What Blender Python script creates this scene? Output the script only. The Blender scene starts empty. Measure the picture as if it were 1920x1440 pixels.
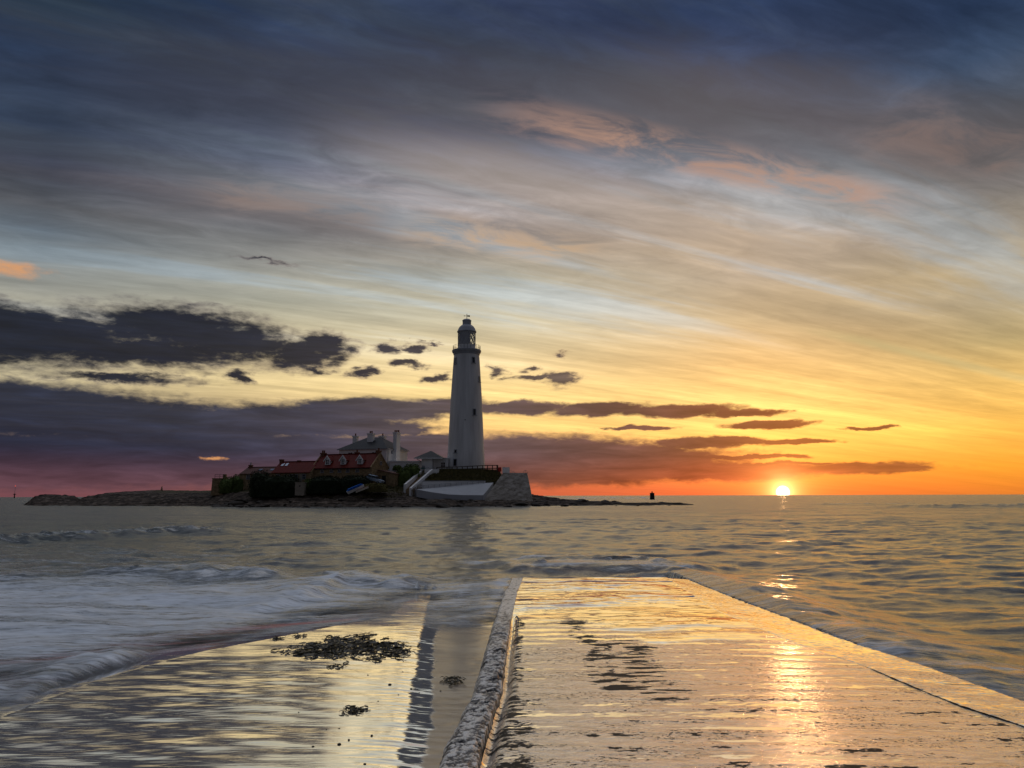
import bpy, bmesh, math, random
import numpy as np
from mathutils import Vector, Matrix

SC = bpy.context.scene
COL = SC.collection
R = math.radians

# ------------------------------------------------------------------ camera
EYE = 1.6                      # metres above the causeway (z = 0)
SEA = -0.55                    # mean sea level
FPX = 1400.0                   # focal length in photo pixels (1920 wide)
PITCH = math.atan(209.5 / FPX)
ROLL = R(0.15)
_r0 = Vector((1, 0, 0)); _u0 = Vector((0, -math.sin(PITCH), math.cos(PITCH)))
_f = Vector((0, math.cos(PITCH), math.sin(PITCH)))
_r = _r0 * math.cos(ROLL) - _u0 * math.sin(ROLL)
_u = _u0 * math.cos(ROLL) + _r0 * math.sin(ROLL)
cam_data = bpy.data.cameras.new('camera')
cam = bpy.data.objects.new('camera', cam_data)
COL.objects.link(cam)
cam.matrix_world = Matrix(((_r.x, _u.x, -_f.x, 0), (_r.y, _u.y, -_f.y, 0), (_r.z, _u.z, -_f.z, EYE), (0, 0, 0, 1)))
cam_data.sensor_width = 36.0
cam_data.lens = FPX / 1920 * 36
cam_data.clip_start = 0.05
cam_data.clip_end = 100000
SC.camera = cam


def ray(px, py):
    v = _f + _r * ((px - 960) / FPX) + _u * ((720 - py) / FPX)
    return v.normalized()


def at(px, py, Y):             # real-world point seen at that spot, Y metres out
    v = ray(px, py)
    return Vector((0, 0, EYE)) + v * (Y / v.y)


def on(px, py, z):             # real-world point on the level z
    v = ray(px, py)
    return Vector((0, 0, EYE)) + v * ((z - EYE) / v.z)


def ang(px, py):               # azimuth, elevation in degrees
    v = ray(px, py)
    return math.degrees(math.atan2(v.x, v.y)), math.degrees(math.asin(v.z))


def lin(c):
    return tuple(((x / 255) / 12.92 if x / 255 <= 0.04045 else ((x / 255 + 0.055) / 1.055) ** 2.4) for x in c)


# ------------------------------------------------------------------ view
SC.view_settings.view_transform = 'Standard'
SC.view_settings.look = 'None'
SC.view_settings.exposure = 0.0
SC.view_settings.gamma = 1.0
SC.cycles.sample_clamp_indirect = 6.0
SC.cycles.max_bounces = 6
SC.cycles.use_denoising = True

# ------------------------------------------------------------------ node helper
class NT:
    def __init__(self, tree):
        self.t = tree; self.n = tree.nodes; self.l = tree.links

    def put(self, sock, v):
        if isinstance(v, bpy.types.NodeSocket):
            self.l.new(v, sock)
        elif isinstance(v, (tuple, list)):
            if sock.type == 'RGBA' and len(v) == 3:
                v = (*v, 1)
            sock.default_value = v
        else:
            sock.default_value = v

    def m(self, op, a, b=None, c=None, clamp=False):
        nd = self.n.new('ShaderNodeMath'); nd.operation = op; nd.use_clamp = clamp
        for i, v in enumerate((a, b, c)):
            if v is not None:
                self.put(nd.inputs[i], v)
        return nd.outputs[0]

    def v(self, op, a, b=None, out=0):
        nd = self.n.new('ShaderNodeVectorMath'); nd.operation = op
        self.put(nd.inputs[0], a)
        if b is not None:
            if op == 'SCALE':
                self.put(nd.inputs['Scale'], b)
            else:
                self.put(nd.inputs[1], b)
        return nd.outputs['Value'] if op in ('LENGTH', 'DOT_PRODUCT', 'DISTANCE') else nd.outputs[0]

    def xyz(self, x, y, z=0.0):
        nd = self.n.new('ShaderNodeCombineXYZ')
        for i, q in enumerate((x, y, z)):
            self.put(nd.inputs[i], q)
        return nd.outputs[0]

    def sep(self, v):
        nd = self.n.new('ShaderNodeSeparateXYZ'); self.put(nd.inputs[0], v)
        return nd.outputs

    def noise(self, vec, scale=1.0, detail=4.0, rough=0.5, dist=0.0, color=False, lac=2.0):
        nd = self.n.new('ShaderNodeTexNoise')
        self.put(nd.inputs['Vector'], vec); self.put(nd.inputs['Scale'], scale)
        nd.inputs['Detail'].default_value = detail; nd.inputs['Roughness'].default_value = rough
        nd.inputs['Distortion'].default_value = dist; nd.inputs['Lacunarity'].default_value = lac
        return nd.outputs['Color'] if color else nd.outputs['Fac']

    def step(self, x, a, b, lo=0.0, hi=1.0, smooth=True):
        nd = self.n.new('ShaderNodeMapRange')
        nd.interpolation_type = 'SMOOTHSTEP' if smooth else 'LINEAR'
        self.put(nd.inputs[0], x)
        for i, q in enumerate((a, b, lo, hi)):
            self.put(nd.inputs[i + 1], q)
        return nd.outputs[0]

    def ramp(self, fac, stops, interp='LINEAR'):
        nd = self.n.new('ShaderNodeValToRGB'); nd.color_ramp.interpolation = interp
        e = nd.color_ramp.elements
        stops = sorted(stops, key=lambda s: s[0])
        while len(e) < len(stops):
            e.new(0.5)
        for i, (p, c) in enumerate(stops):
            e[i].position = p
            e[i].color = (*c, 1) if len(c) == 3 else c
        self.put(nd.inputs[0], fac)
        return nd.outputs[0]

    def mix(self, f, a, b, mode='MIX'):
        nd = self.n.new('ShaderNodeMix'); nd.data_type = 'RGBA'; nd.blend_type = mode
        self.put(nd.inputs[0], f); self.put(nd.inputs[6], a); self.put(nd.inputs[7], b)
        return nd.outputs[2]

    def attr(self, name):
        nd = self.n.new('ShaderNodeAttribute'); nd.attribute_name = name
        return nd.outputs['Fac']


# ------------------------------------------------------------------ sky
SUN_AZ, SUN_EL = ang(1468, 923)
world = bpy.data.worlds.new('World'); SC.world = world
world.use_nodes = True
W = NT(world.node_tree)
W.n.clear()
wout = W.n.new('ShaderNodeOutputWorld'); bg = W.n.new('ShaderNodeBackground')
W.l.new(bg.outputs[0], wout.inputs[0])
tc = W.n.new('ShaderNodeTexCoord')
DIR = W.v('NORMALIZE', tc.outputs['Generated'])
dx, dy, dz = W.sep(DIR)
AZ = W.m('MULTIPLY', W.m('ARCTAN2', dx, dy), 57.29578)
EL = W.m('MULTIPLY', W.m('ARCSINE', dz), 57.29578)
ELC = W.m('MAXIMUM', EL, 0.0)
ELF = W.m('DIVIDE', ELC, 40.0, clamp=True)

COLS = {
    60: [(0, (24, 42, 58)), (100, (30, 47, 70)), (200, (46, 56, 72)), (250, (46, 64, 88)), (300, (60, 63, 76)), (380, (82, 82, 86)), (430, (92, 102, 112)),
         (480, (116, 122, 124)), (540, (142, 141, 132)), (620, (165, 155, 125)), (700, (178, 165, 130)), (780, (170, 150, 120)), (850, (140, 105, 98)), (900, (118, 76, 82)), (929, (116, 72, 78))],
    500: [(0, (34, 52, 84)), (80, (44, 58, 86)), (150, (58, 61, 72)), (220, (82, 85, 95)), (300, (98, 100, 111)), (370, (120, 113, 112)), (430, (112, 110, 110)),
          (500, (140, 138, 130)), (560, (160, 158, 142)), (650, (196, 179, 137)), (720, (206, 182, 130)), (800, (190, 160, 115)), (860, (155, 112, 95)), (900, (128, 80, 80)), (929, (122, 74, 76))],
    960: [(0, (40, 50, 80)), (100, (62, 64, 82)), (180, (80, 76, 83)), (250, (103, 95, 99)), (310, (138, 131, 133)), (380, (163, 150, 142)), (450, (152, 140, 130)),
          (520, (166, 158, 136)), (600, (184, 174, 146)), (680, (215, 189, 137)), (740, (234, 200, 128)), (800, (232, 187, 112)), (860, (190, 120, 82)), (910, (180, 90, 66)), (929, (196, 97, 66))],
    1400: [(0, (39, 57, 88)), (80, (58, 67, 90)), (150, (76, 76, 86)), (220, (96, 91, 92)), (300, (128, 115, 110)), (380, (165, 146, 126)), (450, (185, 161, 131)),
           (520, (172, 154, 127)), (600, (180, 158, 117)), (680, (208, 170, 106)), (760, (248, 205, 116)), (820, (250, 196, 98)), (870, (245, 155, 78)), (915, (238, 114, 62)), (929, (233, 103, 58))],
    1860: [(0, (32, 54, 82)), (100, (56, 74, 94)), (200, (82, 86, 91)), (270, (90, 86, 84)), (350, (116, 110, 103)), (430, (136, 125, 106)), (500, (163, 145, 109)),
           (560, (152, 139, 110)), (640, (166, 146, 96)), (720, (205, 165, 86)), (800, (226, 171, 72)), (870, (226, 151, 52)), (910, (223, 131, 46)), (929, (216, 121, 46))],
}
prev = None; prev_az = None
for px in sorted(COLS):
    st = [(min(1, max(0, ang(px, y)[1]) / 40.0), lin(c)) for y, c in COLS[px]]
    rp = W.ramp(ELF, st)
    a = ang(px, 700)[0]
    if prev is None:
        prev = rp
    else:
        prev = W.mix(W.step(AZ, prev_az, a, smooth=False), prev, rp)
    prev_az = a
base = prev
# sky overhead, brightened as added fill for foam and kerb; dim behind the camera
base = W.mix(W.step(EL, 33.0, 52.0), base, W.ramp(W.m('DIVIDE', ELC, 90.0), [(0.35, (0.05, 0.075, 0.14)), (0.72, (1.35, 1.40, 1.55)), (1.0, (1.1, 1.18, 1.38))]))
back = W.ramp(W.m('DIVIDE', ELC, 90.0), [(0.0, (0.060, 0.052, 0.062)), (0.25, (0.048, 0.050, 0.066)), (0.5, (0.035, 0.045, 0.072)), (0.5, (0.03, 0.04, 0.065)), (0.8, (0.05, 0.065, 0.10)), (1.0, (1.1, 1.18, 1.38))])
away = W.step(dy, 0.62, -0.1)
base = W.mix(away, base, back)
nish = W.n.new('ShaderNodeTexSky'); nish.sky_type = 'NISHITA'; nish.sun_disc = False
nish.sun_elevation = R(SUN_EL); nish.sun_rotation = R(SUN_AZ); nish.altitude = 0
nish.air_density = 1.0; nish.dust_density = 1.5; nish.ozone_density = 1.5

# the physical clear sky shines through between the cloud layers
gain = W.m('MULTIPLY', W.step(EL, 34.0, 20.0, 0.68, 1.04), W.m('ADD', 1.0, W.m('MULTIPLY', 0.15, W.m('MULTIPLY', W.step(EL, 1.0, 4.0), W.step(EL, 20.0, 11.0)))))
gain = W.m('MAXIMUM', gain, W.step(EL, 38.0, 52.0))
base = W.v('ADD', W.v('SCALE', base, gain), W.v('SCALE', nish.outputs[0], 0.05))
base = W.mix(W.m('MULTIPLY', W.step(EL, 17.0, 30.0), W.step(EL, 50.0, 38.0)), base, W.v('MULTIPLY', base, (0.88, 0.95, 1.13)))

# high thin cloud: streaks on a level sheet, running off to the right
kz = W.m('ADD', W.m('MAXIMUM', dz, 0.0), 0.06)
PX = W.m('DIVIDE', dx, kz); PY = W.m('DIVIDE', dy, kz)


def sheet(az, along, across, off=0.0):
    s, c = math.sin(R(az)), math.cos(R(az))
    al = W.m('ADD', W.m('MULTIPLY', PX, s), W.m('MULTIPLY', PY, c))
    ac = W.m('SUBTRACT', W.m('MULTIPLY', PX, c), W.m('MULTIPLY', PY, s))
    return W.xyz(W.m('MULTIPLY', al, along), W.m('MULTIPLY', ac, across), off), al, ac


v1, al1, ac1 = sheet(59, 0.35, 2.6, 3.1)
st1 = W.noise(v1, 1.0, 7, 0.58, 0.35)
v2, al2, ac2 = sheet(63, 0.9, 9.0, 7.7)
st2 = W.noise(v2, 1.0, 6, 0.6, 0.5)
v3, al3, ac3 = sheet(76, 0.6, 3.0, 1.7)
st3 = W.noise(v3, 1.0, 8, 0.62, 0.8)
v4, _, _ = sheet(70, 2.6, 5.5, 5.2)
puff = W.noise(v4, 1.6, 8, 0.62, 0.6)
hi = W.step(EL, 13.0, 24.0)
lowm = W.m('SUBTRACT', 1.0, hi)
# light and dark streaks
mod = W.m('ADD', W.m('MULTIPLY', W.m('SUBTRACT', st1, 0.5), 1.35), W.m('MULTIPLY', W.m('SUBTRACT', st2, 0.5), 0.50))
mod = W.m('ADD', mod, W.m('MULTIPLY', W.m('SUBTRACT', st3, 0.5), W.m('MULTIPLY', hi, 1.2)))
mod = W.m('ADD', mod, W.m('MULTIPLY', W.m('SUBTRACT', puff, 0.5), W.m('ADD', 0.45, W.m('MULTIPLY', hi, 1.0))))
calm = W.step(EL, 0.5, 7.0, 0.25, 1.0)
mod = W.m('MULTIPLY', mod, calm)
mul = W.m('POWER', 2.0, W.m('MULTIPLY', mod, 1.35))
sky = W.mix(1.0, base, W.xyz(mul, mul, mul), 'MULTIPLY')
# tint: the thick parts turn mauve grey, the gaps turn blue
lum = W.v('DOT_PRODUCT', sky, (0.3, 0.55, 0.15))
mauve = W.v('MULTIPLY', W.xyz(lum, lum, lum), (1.12, 0.96, 0.94))
blue = W.v('MULTIPLY', W.xyz(lum, lum, lum), (0.80, 1.03, 1.22))
sky = W.mix(W.m('MULTIPLY', W.step(st3, 0.46, 0.68), W.m('MULTIPLY', hi, 0.45)), sky, mauve)
sky = W.mix(W.m('MULTIPLY', W.step(st1, 0.50, 0.66), W.m('MULTIPLY', W.step(EL, 9, 16), 0.5)), sky, blue)


def band(px0, py0, px1, py1, az, half, amount, noise_v, colour=None, feather=0.06, f_al=None):
    """a broad streak of the high sheet through two photo spots"""
    s, c = math.sin(R(az)), math.cos(R(az))
    out = []
    for p in ((px0, py0), (px1, py1)):
        d = ray(*p); k = max(d.z, 0) + 0.06
        out.append(((d.x / k) * s + (d.y / k) * c, (d.x / k) * c - (d.y / k) * s))
    mid = (out[0][1] + out[1][1]) / 2
    al = W.m('ADD', W.m('MULTIPLY', PX, s), W.m('MULTIPLY', PY, c))
    ac = W.m('SUBTRACT', W.m('MULTIPLY', PX, c), W.m('MULTIPLY', PY, s))
    wob = W.m('MULTIPLY', W.m('SUBTRACT', noise_v, 0.5), 1.3 * half)
    dd = W.m('ABSOLUTE', W.m('SUBTRACT', W.m('ADD', ac, wob), mid))
    m_ = W.step(dd, half + feather, max(0.0, half - feather))
    l0, l1 = out[0][0], out[1][0]
    e = 0.18 * (l1 - l0)
    m_ = W.m('MULTIPLY', m_, W.m('MULTIPLY', W.step(al, l0 - e, l0 + e), W.step(al, l1 + e, l1 - e)))
    return W.m('MULTIPLY', m_, amount)


# dark mauve belt high up, with a second one below right
b = band(60, 145, 1500, 235, 81, 0.16, 0.50, puff, feather=0.13)
sky = W.mix(b, sky, W.mix(W.step(AZ, -34, 25), lin((58, 60, 72)), lin((95, 88, 92))))
b = band(1150, 180, 1960, 290, 75, 0.16, 0.45, puff, feather=0.10)
sky = W.mix(b, sky, lin((98, 91, 91)))
b = band(-60, 260, 700, 425, 56, 0.14, 0.45, st3, feather=0.10)
sky = W.mix(b, sky, W.mix(W.step(AZ, -34, -14), lin((62, 62, 74)), lin((108, 100, 100))))
# pale flare under it
b = band(700, 290, 1560, 480, 64, 0.13, 0.42, puff, feather=0.12)
sky = W.mix(b, sky, lin((182, 166, 150)))
# sunrise colour on the ragged underside
rag = W.m('MULTIPLY', W.step(puff, 0.38, 0.62), 1.0)
b = W.m('MULTIPLY', band(1000, 222, 1660, 378, 68, 0.070, 0.80, puff, feather=0.05), rag)
sky = W.mix(b, sky, lin((184, 144, 122)))
b = W.m('MULTIPLY', band(780, 430, 1120, 475, 66, 0.10, 0.7, puff, feather=0.1), rag)
sky = W.mix(b, sky, lin((198, 164, 128)))
b = W.m('MULTIPLY', band(1650, 240, 1960, 290, 70, 0.10, 0.5, puff, feather=0.1), rag)
sky = W.mix(b, sky, lin((134, 110, 100)))
b = W.m('MULTIPLY', band(400, 360, 720, 400, 70, 0.09, 0.5, puff, feather=0.1), rag)
sky = W.mix(b, sky, lin((146, 124, 112)))
# bright contrail-like ray low on the right
b = band(1560, 625, 1960, 722, 60, 0.045, 0.45, st2, feather=0.05)
sky = W.mix(b, sky, lin((206, 190, 135)))

# ---- low cumulus and stratus, each where it stands round the horizon
AE = W.xyz(AZ, EL, 0.0)
wv = W.xyz(W.m('MULTIPLY', AZ, 0.36), W.m('MULTIPLY', EL, 0.85), 2.3)
wn = W.noise(wv, 1.0, 7, 0.60, 0.2, color=True)
wn2 = W.noise(W.xyz(W.m('MULTIPLY', AZ, 0.9), W.m('MULTIPLY', EL, 2.4), 8.1), 1.0, 6, 0.62, 0.3)
warp = W.v('MULTIPLY', W.v('SUBTRACT', wn, (0.5, 0.5, 0.5)), (5.5, 2.1, 0.0))
warpS = W.v('MULTIPLY', W.v('SUBTRACT', wn, (0.5, 0.5, 0.5)), (7.0, 0.95, 0.0))
QC = W.v('ADD', AE, warp)
QS = W.v('ADD', AE, warpS)


def blobs(Q, items):
    cur = None
    for it in items:
        cx, cy, rx, ry = it[:4]; soft = it[4] if len(it) > 4 else 0.0
        a0, e0 = ang(cx, cy)
        aL, _ = ang(cx - rx, cy); aR, _ = ang(cx + rx, cy)
        _, eT = ang(cx, cy - ry); _, eB = ang(cx, cy + ry)
        ra = abs(aR - aL) / 2; re = abs(eT - eB) / 2
        d_ = W.v('LENGTH', W.v('MULTIPLY', W.v('SUBTRACT', Q, (a0, e0, 0)), (1 / ra, 1 / re, 0)))
        if soft:
            d_ = W.m('ADD', d_, soft)
        cur = d_ if cur is None else W.m('SMOOTH_MIN', cur, d_, 0.12)
    return cur


cum = blobs(QC, [(-80, 640, 320, 62), (120, 640, 300, 46), (60, 615, 330, 50), (330, 615, 230, 50), (-60, 590, 240, 42), (440, 640, 150, 50), (240, 655, 330, 40), (560, 665, 90, 36),
                 (615, 650, 58, 30), (722, 652, 36, 15), (778, 653, 30, 11), (683, 697, 33, 11), (450, 704, 42, 16, 0.25), (220, 705, 230, 18, 0.22),
                 (1000, 709, 50, 9), (1050, 714, 48, 14), (990, 690, 32, 9, 0.15), (1048, 667, 32, 9, 0.32), (822, 708, 38, 10, 0.05),
                 (762, 682, 42, 9, 0.25), (930, 697, 34, 12, 0.35), (600, 690, 60, 13, 0.3), (500, 490, 130, 9, 0.5), (800, 640, 50, 6, 0.4)])
cum_in = W.m('ADD', W.m('SUBTRACT', 1.0, cum), W.m('MULTIPLY', W.m('ADD', W.m('MULTIPLY', W.m('SUBTRACT', wn2, 0.5), 0.75), 0.05), 1.0))
cum_a = W.step(cum_in, -0.16, 0.58)
strat = blobs(QS, [(60, 770, 470, 62), (-120, 735, 330, 40), (330, 800, 330, 55), (560, 790, 260, 36), (700, 768, 190, 27), (850, 762, 90, 18),
                   (150, 860, 560, 70), (600, 850, 330, 48), (720, 806, 130, 15), (820, 835, 180, 27), (520, 890, 380, 36, 0.2),
                   (975, 764, 90, 15), (1120, 768, 130, 15), (1270, 770, 140, 14), (1400, 774, 90, 8), (1200, 801, 84, 5), (1440, 797, 100, 8), (1620, 801, 56, 4),
                   (1330, 830, 150, 11), (1480, 828, 90, 7), (980, 850, 330, 42), (1180, 862, 260, 36), (1330, 884, 240, 22), (1600, 877, 180, 14), (1700, 879, 90, 8),
                   (1000, 885, 420, 32), (1420, 856, 110, 5), (1480, 868, 90, 4), (-40, 900, 500, 30, 0.3)])
str_in = W.m('ADD', W.m('SUBTRACT', 1.0, strat), W.m('MULTIPLY', W.m('SUBTRACT', wn2, 0.5), 0.5))
str_a = W.step(str_in, -0.10, 0.36)
AZF = W.m('DIVIDE', W.m('ADD', AZ, 40.0), 80.0, clamp=True)


def azr(stops):
    return W.ramp(AZF, [((a + 40) / 80, lin(c)) for a, c in stops])


s_hi = azr([(-34, (29, 37, 58)), (-24, (36, 43, 63)), (-15, (55, 56, 75)), (-6, (76, 67, 76)), (1, (92, 73, 76)), (8, (104, 72, 66)), (14, (118, 72, 54)), (22, (140, 82, 50)), (30, (150, 92, 50))])
s_lo = azr([(-34, (104, 70, 78)), (-22, (104, 71, 78)), (-12, (112, 75, 76)), (-3, (124, 78, 66)), (4, (134, 74, 50)), (10, (158, 78, 44)), (16, (196, 88, 52)), (20, (214, 98, 55)), (26, (180, 98, 48)), (34, (170, 100, 45))])
s_col = W.mix(W.step(EL, 3.6, 0.1), s_hi, s_lo)
tex = W.noise(W.xyz(W.m('MULTIPLY', AZ, 0.22), W.m('MULTIPLY', EL, 1.5), 4.4), 1.0, 6, 0.58, 0.4)
tm = W.m('POWER', 2.0, W.m('MULTIPLY', W.m('SUBTRACT', tex, 0.5), 2.6))
s_col = W.mix(1.0, s_col, W.xyz(tm, tm, tm), 'MULTIPLY')
sky = W.mix(W.m('MULTIPLY', str_a, 0.96), sky, s_col)
c_core = azr([(-34, (19, 26, 43)), (-20, (26, 30, 47)), (-12, (42, 41, 54)), (-4, (74, 66, 70)), (4, (96, 82, 76)), (12, (130, 100, 80))])
c_rim = azr([(-34, (86, 82, 92)), (-20, (104, 92, 94)), (-12, (122, 100, 96)), (-4, (160, 138, 116)), (4, (180, 150, 118)), (12, (200, 160, 110))])
c_col = W.mix(W.step(cum_in, 0.05, 0.5), c_rim, c_core)
c_col = W.mix(1.0, c_col, W.xyz(tm, tm, tm), 'MULTIPLY')
sky = W.mix(W.m('MULTIPLY', cum_a, 0.97), sky, c_col)
# orange scraps
orange = W.step(W.m('ADD', W.m('SUBTRACT', 1.0, blobs(QS, [(0, 497, 100, 20), (385, 857, 24, 4)])), W.m('MULTIPLY', W.m('SUBTRACT', wn2, 0.5), 0.8)), -0.1, 1.0)
sky = W.mix(W.m('MULTIPLY', orange, 0.9), sky, lin((226, 158, 100)))

# ---- the rising sun and its glow
sv = Vector((math.sin(R(SUN_AZ)) * math.cos(R(SUN_EL)), math.cos(R(SUN_AZ)) * math.cos(R(SUN_EL)), math.sin(R(SUN_EL))))
gam = W.m('MULTIPLY', W.m('ARCCOSINE', W.m('MINIMUM', W.v('DOT_PRODUCT', DIR, tuple(sv)), 1.0)), 57.29578)


def glow(scale, colour):
    e = W.m('EXPONENT', W.m('MULTIPLY', gam, -1.0 / scale))
    return W.v('MULTIPLY', W.xyz(e, e, e), colour)


g = W.v('ADD', glow(0.45, (3.2, 2.2, 0.9)), glow(1.5, (1.4, 0.46, 0.08)))
g = W.v('ADD', g, glow(5.0, (0.24, 0.05, 0.0)))
sky = W.v('ADD', sky, g)
disc = W.step(gam, 0.50, 0.36)
sky = W.mix(disc, sky, (5.0, 4.2, 2.8))
sky = W.mix(W.step(EL, -0.3, -3.0), sky, (0.03, 0.035, 0.045))
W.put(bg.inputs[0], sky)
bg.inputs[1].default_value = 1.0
world.cycles.sampling_method = 'MANUAL'
world.cycles.sample_map_resolution = 1024

# ------------------------------------------------------------------ sun lamp
sun_data = bpy.data.lights.new('sun', 'SUN')
sun_data.energy = 0.035
sun_data.angle = R(0.5)
sun_data.color = (1.0, 0.50, 0.20)
sun = bpy.data.objects.new('sun', sun_data); COL.objects.link(sun)
sun.rotation_euler = (-sv).to_track_quat('-Z', 'Y').to_euler()

# ------------------------------------------------------------------ noise for shapes
class Noise:
    def __init__(self, seed):
        g = np.random.default_rng(seed)
        self.p = np.concatenate([g.permutation(1024)] * 2)
        a = g.uniform(0, 2 * np.pi, 1024)
        self.gx = np.cos(a); self.gy = np.sin(a)

    def one(self, x, y):
        xi = np.floor(x).astype(np.int64); yi = np.floor(y).astype(np.int64)
        xf = x - xi; yf = y - yi
        u = xf * xf * xf * (xf * (xf * 6 - 15) + 10); v = yf * yf * yf * (yf * (yf * 6 - 15) + 10)

        def gd(i, j):
            h = self.p[(self.p[(xi + i) & 1023] + yi + j) & 1023]
            return self.gx[h] * (xf - i) + self.gy[h] * (yf - j)
        a = gd(0, 0) + u * (gd(1, 0) - gd(0, 0)); b_ = gd(0, 1) + u * (gd(1, 1) - gd(0, 1))
        return (a + v * (b_ - a)) * 1.5

    def fbm(self, x, y, octs=4, gain=0.5, lac=2.03):
        r = 0; a = 1; f = 1; t = 0
        for i in range(octs):
            r = r + a * self.one(x * f + 17.3 * i, y * f + 9.1 * i); t += a
            a *= gain; f *= lac
        return r / t


N1 = Noise(1); N2 = Noise(2); N3 = Noise(3); N4 = Noise(4)


def sm(x, a, b):
    t = np.clip((x - a) / (b - a), 0, 1)
    return t * t * (3 - 2 * t)


def grid_mesh(name, X, Y, Z, mat, attrs=None, kind='structure', smooth=True):
    """one sheet from arrays of shape (rows, cols)"""
    n, m_ = X.shape
    me = bpy.data.meshes.new(name)
    me.vertices.add(n * m_)
    me.vertices.foreach_set('co', np.stack([X, Y, Z], -1).astype(np.float32).ravel())
    idx = np.arange(n * m_).reshape(n, m_)
    q = np.stack([idx[:-1, :-1], idx[:-1, 1:], idx[1:, 1:], idx[1:, :-1]], -1).reshape(-1, 4)
    e1 = np.array([X[0, 1] - X[0, 0], Y[0, 1] - Y[0, 0]]); e2 = np.array([X[1, 0] - X[0, 0], Y[1, 0] - Y[0, 0]])
    if e1[0] * e2[1] - e1[1] * e2[0] < 0:
        q = q[:, ::-1]
    k = len(q)
    me.loops.add(k * 4); me.loops.foreach_set('vertex_index', q.astype(np.int32).ravel())
    me.polygons.add(k)
    me.polygons.foreach_set('loop_start', (np.arange(k) * 4).astype(np.int32))
    me.polygons.foreach_set('loop_total', np.full(k, 4, np.int32))
    me.polygons.foreach_set('use_smooth', np.full(k, smooth, bool))
    me.update(calc_edges=True)
    for an, av in (attrs or {}).items():
        at_ = me.attributes.new(an, 'FLOAT', 'POINT')
        at_.data.foreach_set('value', np.asarray(av, np.float32).ravel())
    me.materials.append(mat)
    o = bpy.data.objects.new(name, me); COL.objects.link(o)
    if kind:
        o['kind'] = kind
    return o


def new_mat(name):
    m_ = bpy.data.materials.new(name); m_.use_nodes = True
    t = NT(m_.node_tree)
    p = t.n['Principled BSDF']
    return m_, t, p


def bump(t, p, h, strength=0.5, dist=0.01, sock='Normal', prev=None):
    b_ = t.n.new('ShaderNodeBump'); t.put(b_.inputs['Strength'], strength); b_.inputs['Distance'].default_value = dist
    t.put(b_.inputs['Height'], h)
    if prev is not None:
        t.put(b_.inputs['Normal'], prev)
    if p is not None:
        t.l.new(b_.outputs[0], p.inputs[sock])
    return b_.outputs[0]


# ------------------------------------------------------------------ where the causeway runs
_sy = np.linspace(0, 30, 601)
_ss = np.interp(_sy, [0, 5.0, 9.0, 15.0, 16.3], [-0.055, -0.055, -0.020, -0.008, -0.008])
_sz = np.concatenate([[0], np.cumsum((_ss[1:] + _ss[:-1]) / 2 * np.diff(_sy))]); _sz -= np.interp(4.4, _sy, _sz)


def surf_z(y):                 # the causeway runs gently down to the sea
    return np.interp(y, _sy, _sz)


def along(pts):                # photo spots on the causeway's surface -> x as a function of y
    out = []
    for px, py in pts:
        z = 0.0
        for _ in range(40):
            p = on(px, py, z); z = 0.5 * z + 0.5 * float(surf_z(p.y))
        out.append((p.y, p.x))
    out.sort(); a_ = np.array(out)
    s0 = (a_[1] - a_[0]); s1 = (a_[-1] - a_[-2])
    return np.vstack([a_[0] - s0 / s0[0] * 3.2, a_, a_[-1] + s1 / s1[0] * 6])


_K = along([(812, 1440), (850, 1360), (886, 1290), (905, 1225), (922, 1170), (944, 1110), (962, 1078)])
_J = along([(1990, 1380), (1800, 1320), (1620, 1245), (1500, 1208), (1340, 1142), (1255, 1085)])
_R = along([(2100, 1372), (1920, 1306), (1760, 1250), (1600, 1198), (1450, 1143), (1340, 1103), (1285, 1080)])


def kerb_x(y):                 # outer (seaward left) foot of the kerb
    return np.interp(y, _K[:, 0], _K[:, 1])


def joint_x(y):                # joint between the slab and its right-hand shoulder
    return np.interp(y, _J[:, 0], _J[:, 1])


def right_x(y):                # outer edge of the shoulder
    return np.interp(y, _R[:, 0], _R[:, 1])


YEND = 17.8


def dip(y):                    # ... and sinks below the water at its far end
    return surf_z(y) - 0.16 * np.maximum(y - YEND, 0) ** 1.3


# ------------------------------------------------------------------ materials of the ground
# wet sand: a sheet of standing water over dark sand
sand_m, T, P = new_mat('wet_sand')
geo = T.n.new('ShaderNodeNewGeometry'); pos = geo.outputs['Position']
film = T.attr('film')
n1 = T.noise(T.v('MULTIPLY', pos, (2.0, 9.0, 1.0)), 1.0, 5, 0.6, 0.4)
n2 = T.noise(T.v('MULTIPLY', pos, (60, 60, 60)), 1.0, 3, 0.6)
patch = T.step(T.m('ADD', film, T.m('MULTIPLY', T.m('SUBTRACT', n1, 0.5), 0.9)), 0.25, 0.6)
T.put(P.inputs['Base Color'], T.mix(patch, T.mix(n2, (0.38, 0.31, 0.235), (0.48, 0.41, 0.32)), (0.97, 0.97, 0.97)))
T.put(P.inputs['Metallic'], T.m('MULTIPLY_ADD', patch, 0.62, 0.32))
T.put(P.inputs['Roughness'], T.step(patch, 0, 1, 0.22, 0.055))
bn = bump(T, None, n2, 0.25, 0.0004)
n3 = T.noise(T.v('MULTIPLY', pos, (1.6, 11.0, 1.0)), 1.0, 3, 0.5, 0.6)
bump(T, P, n3, 0.25, 0.006, prev=bn)

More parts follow.
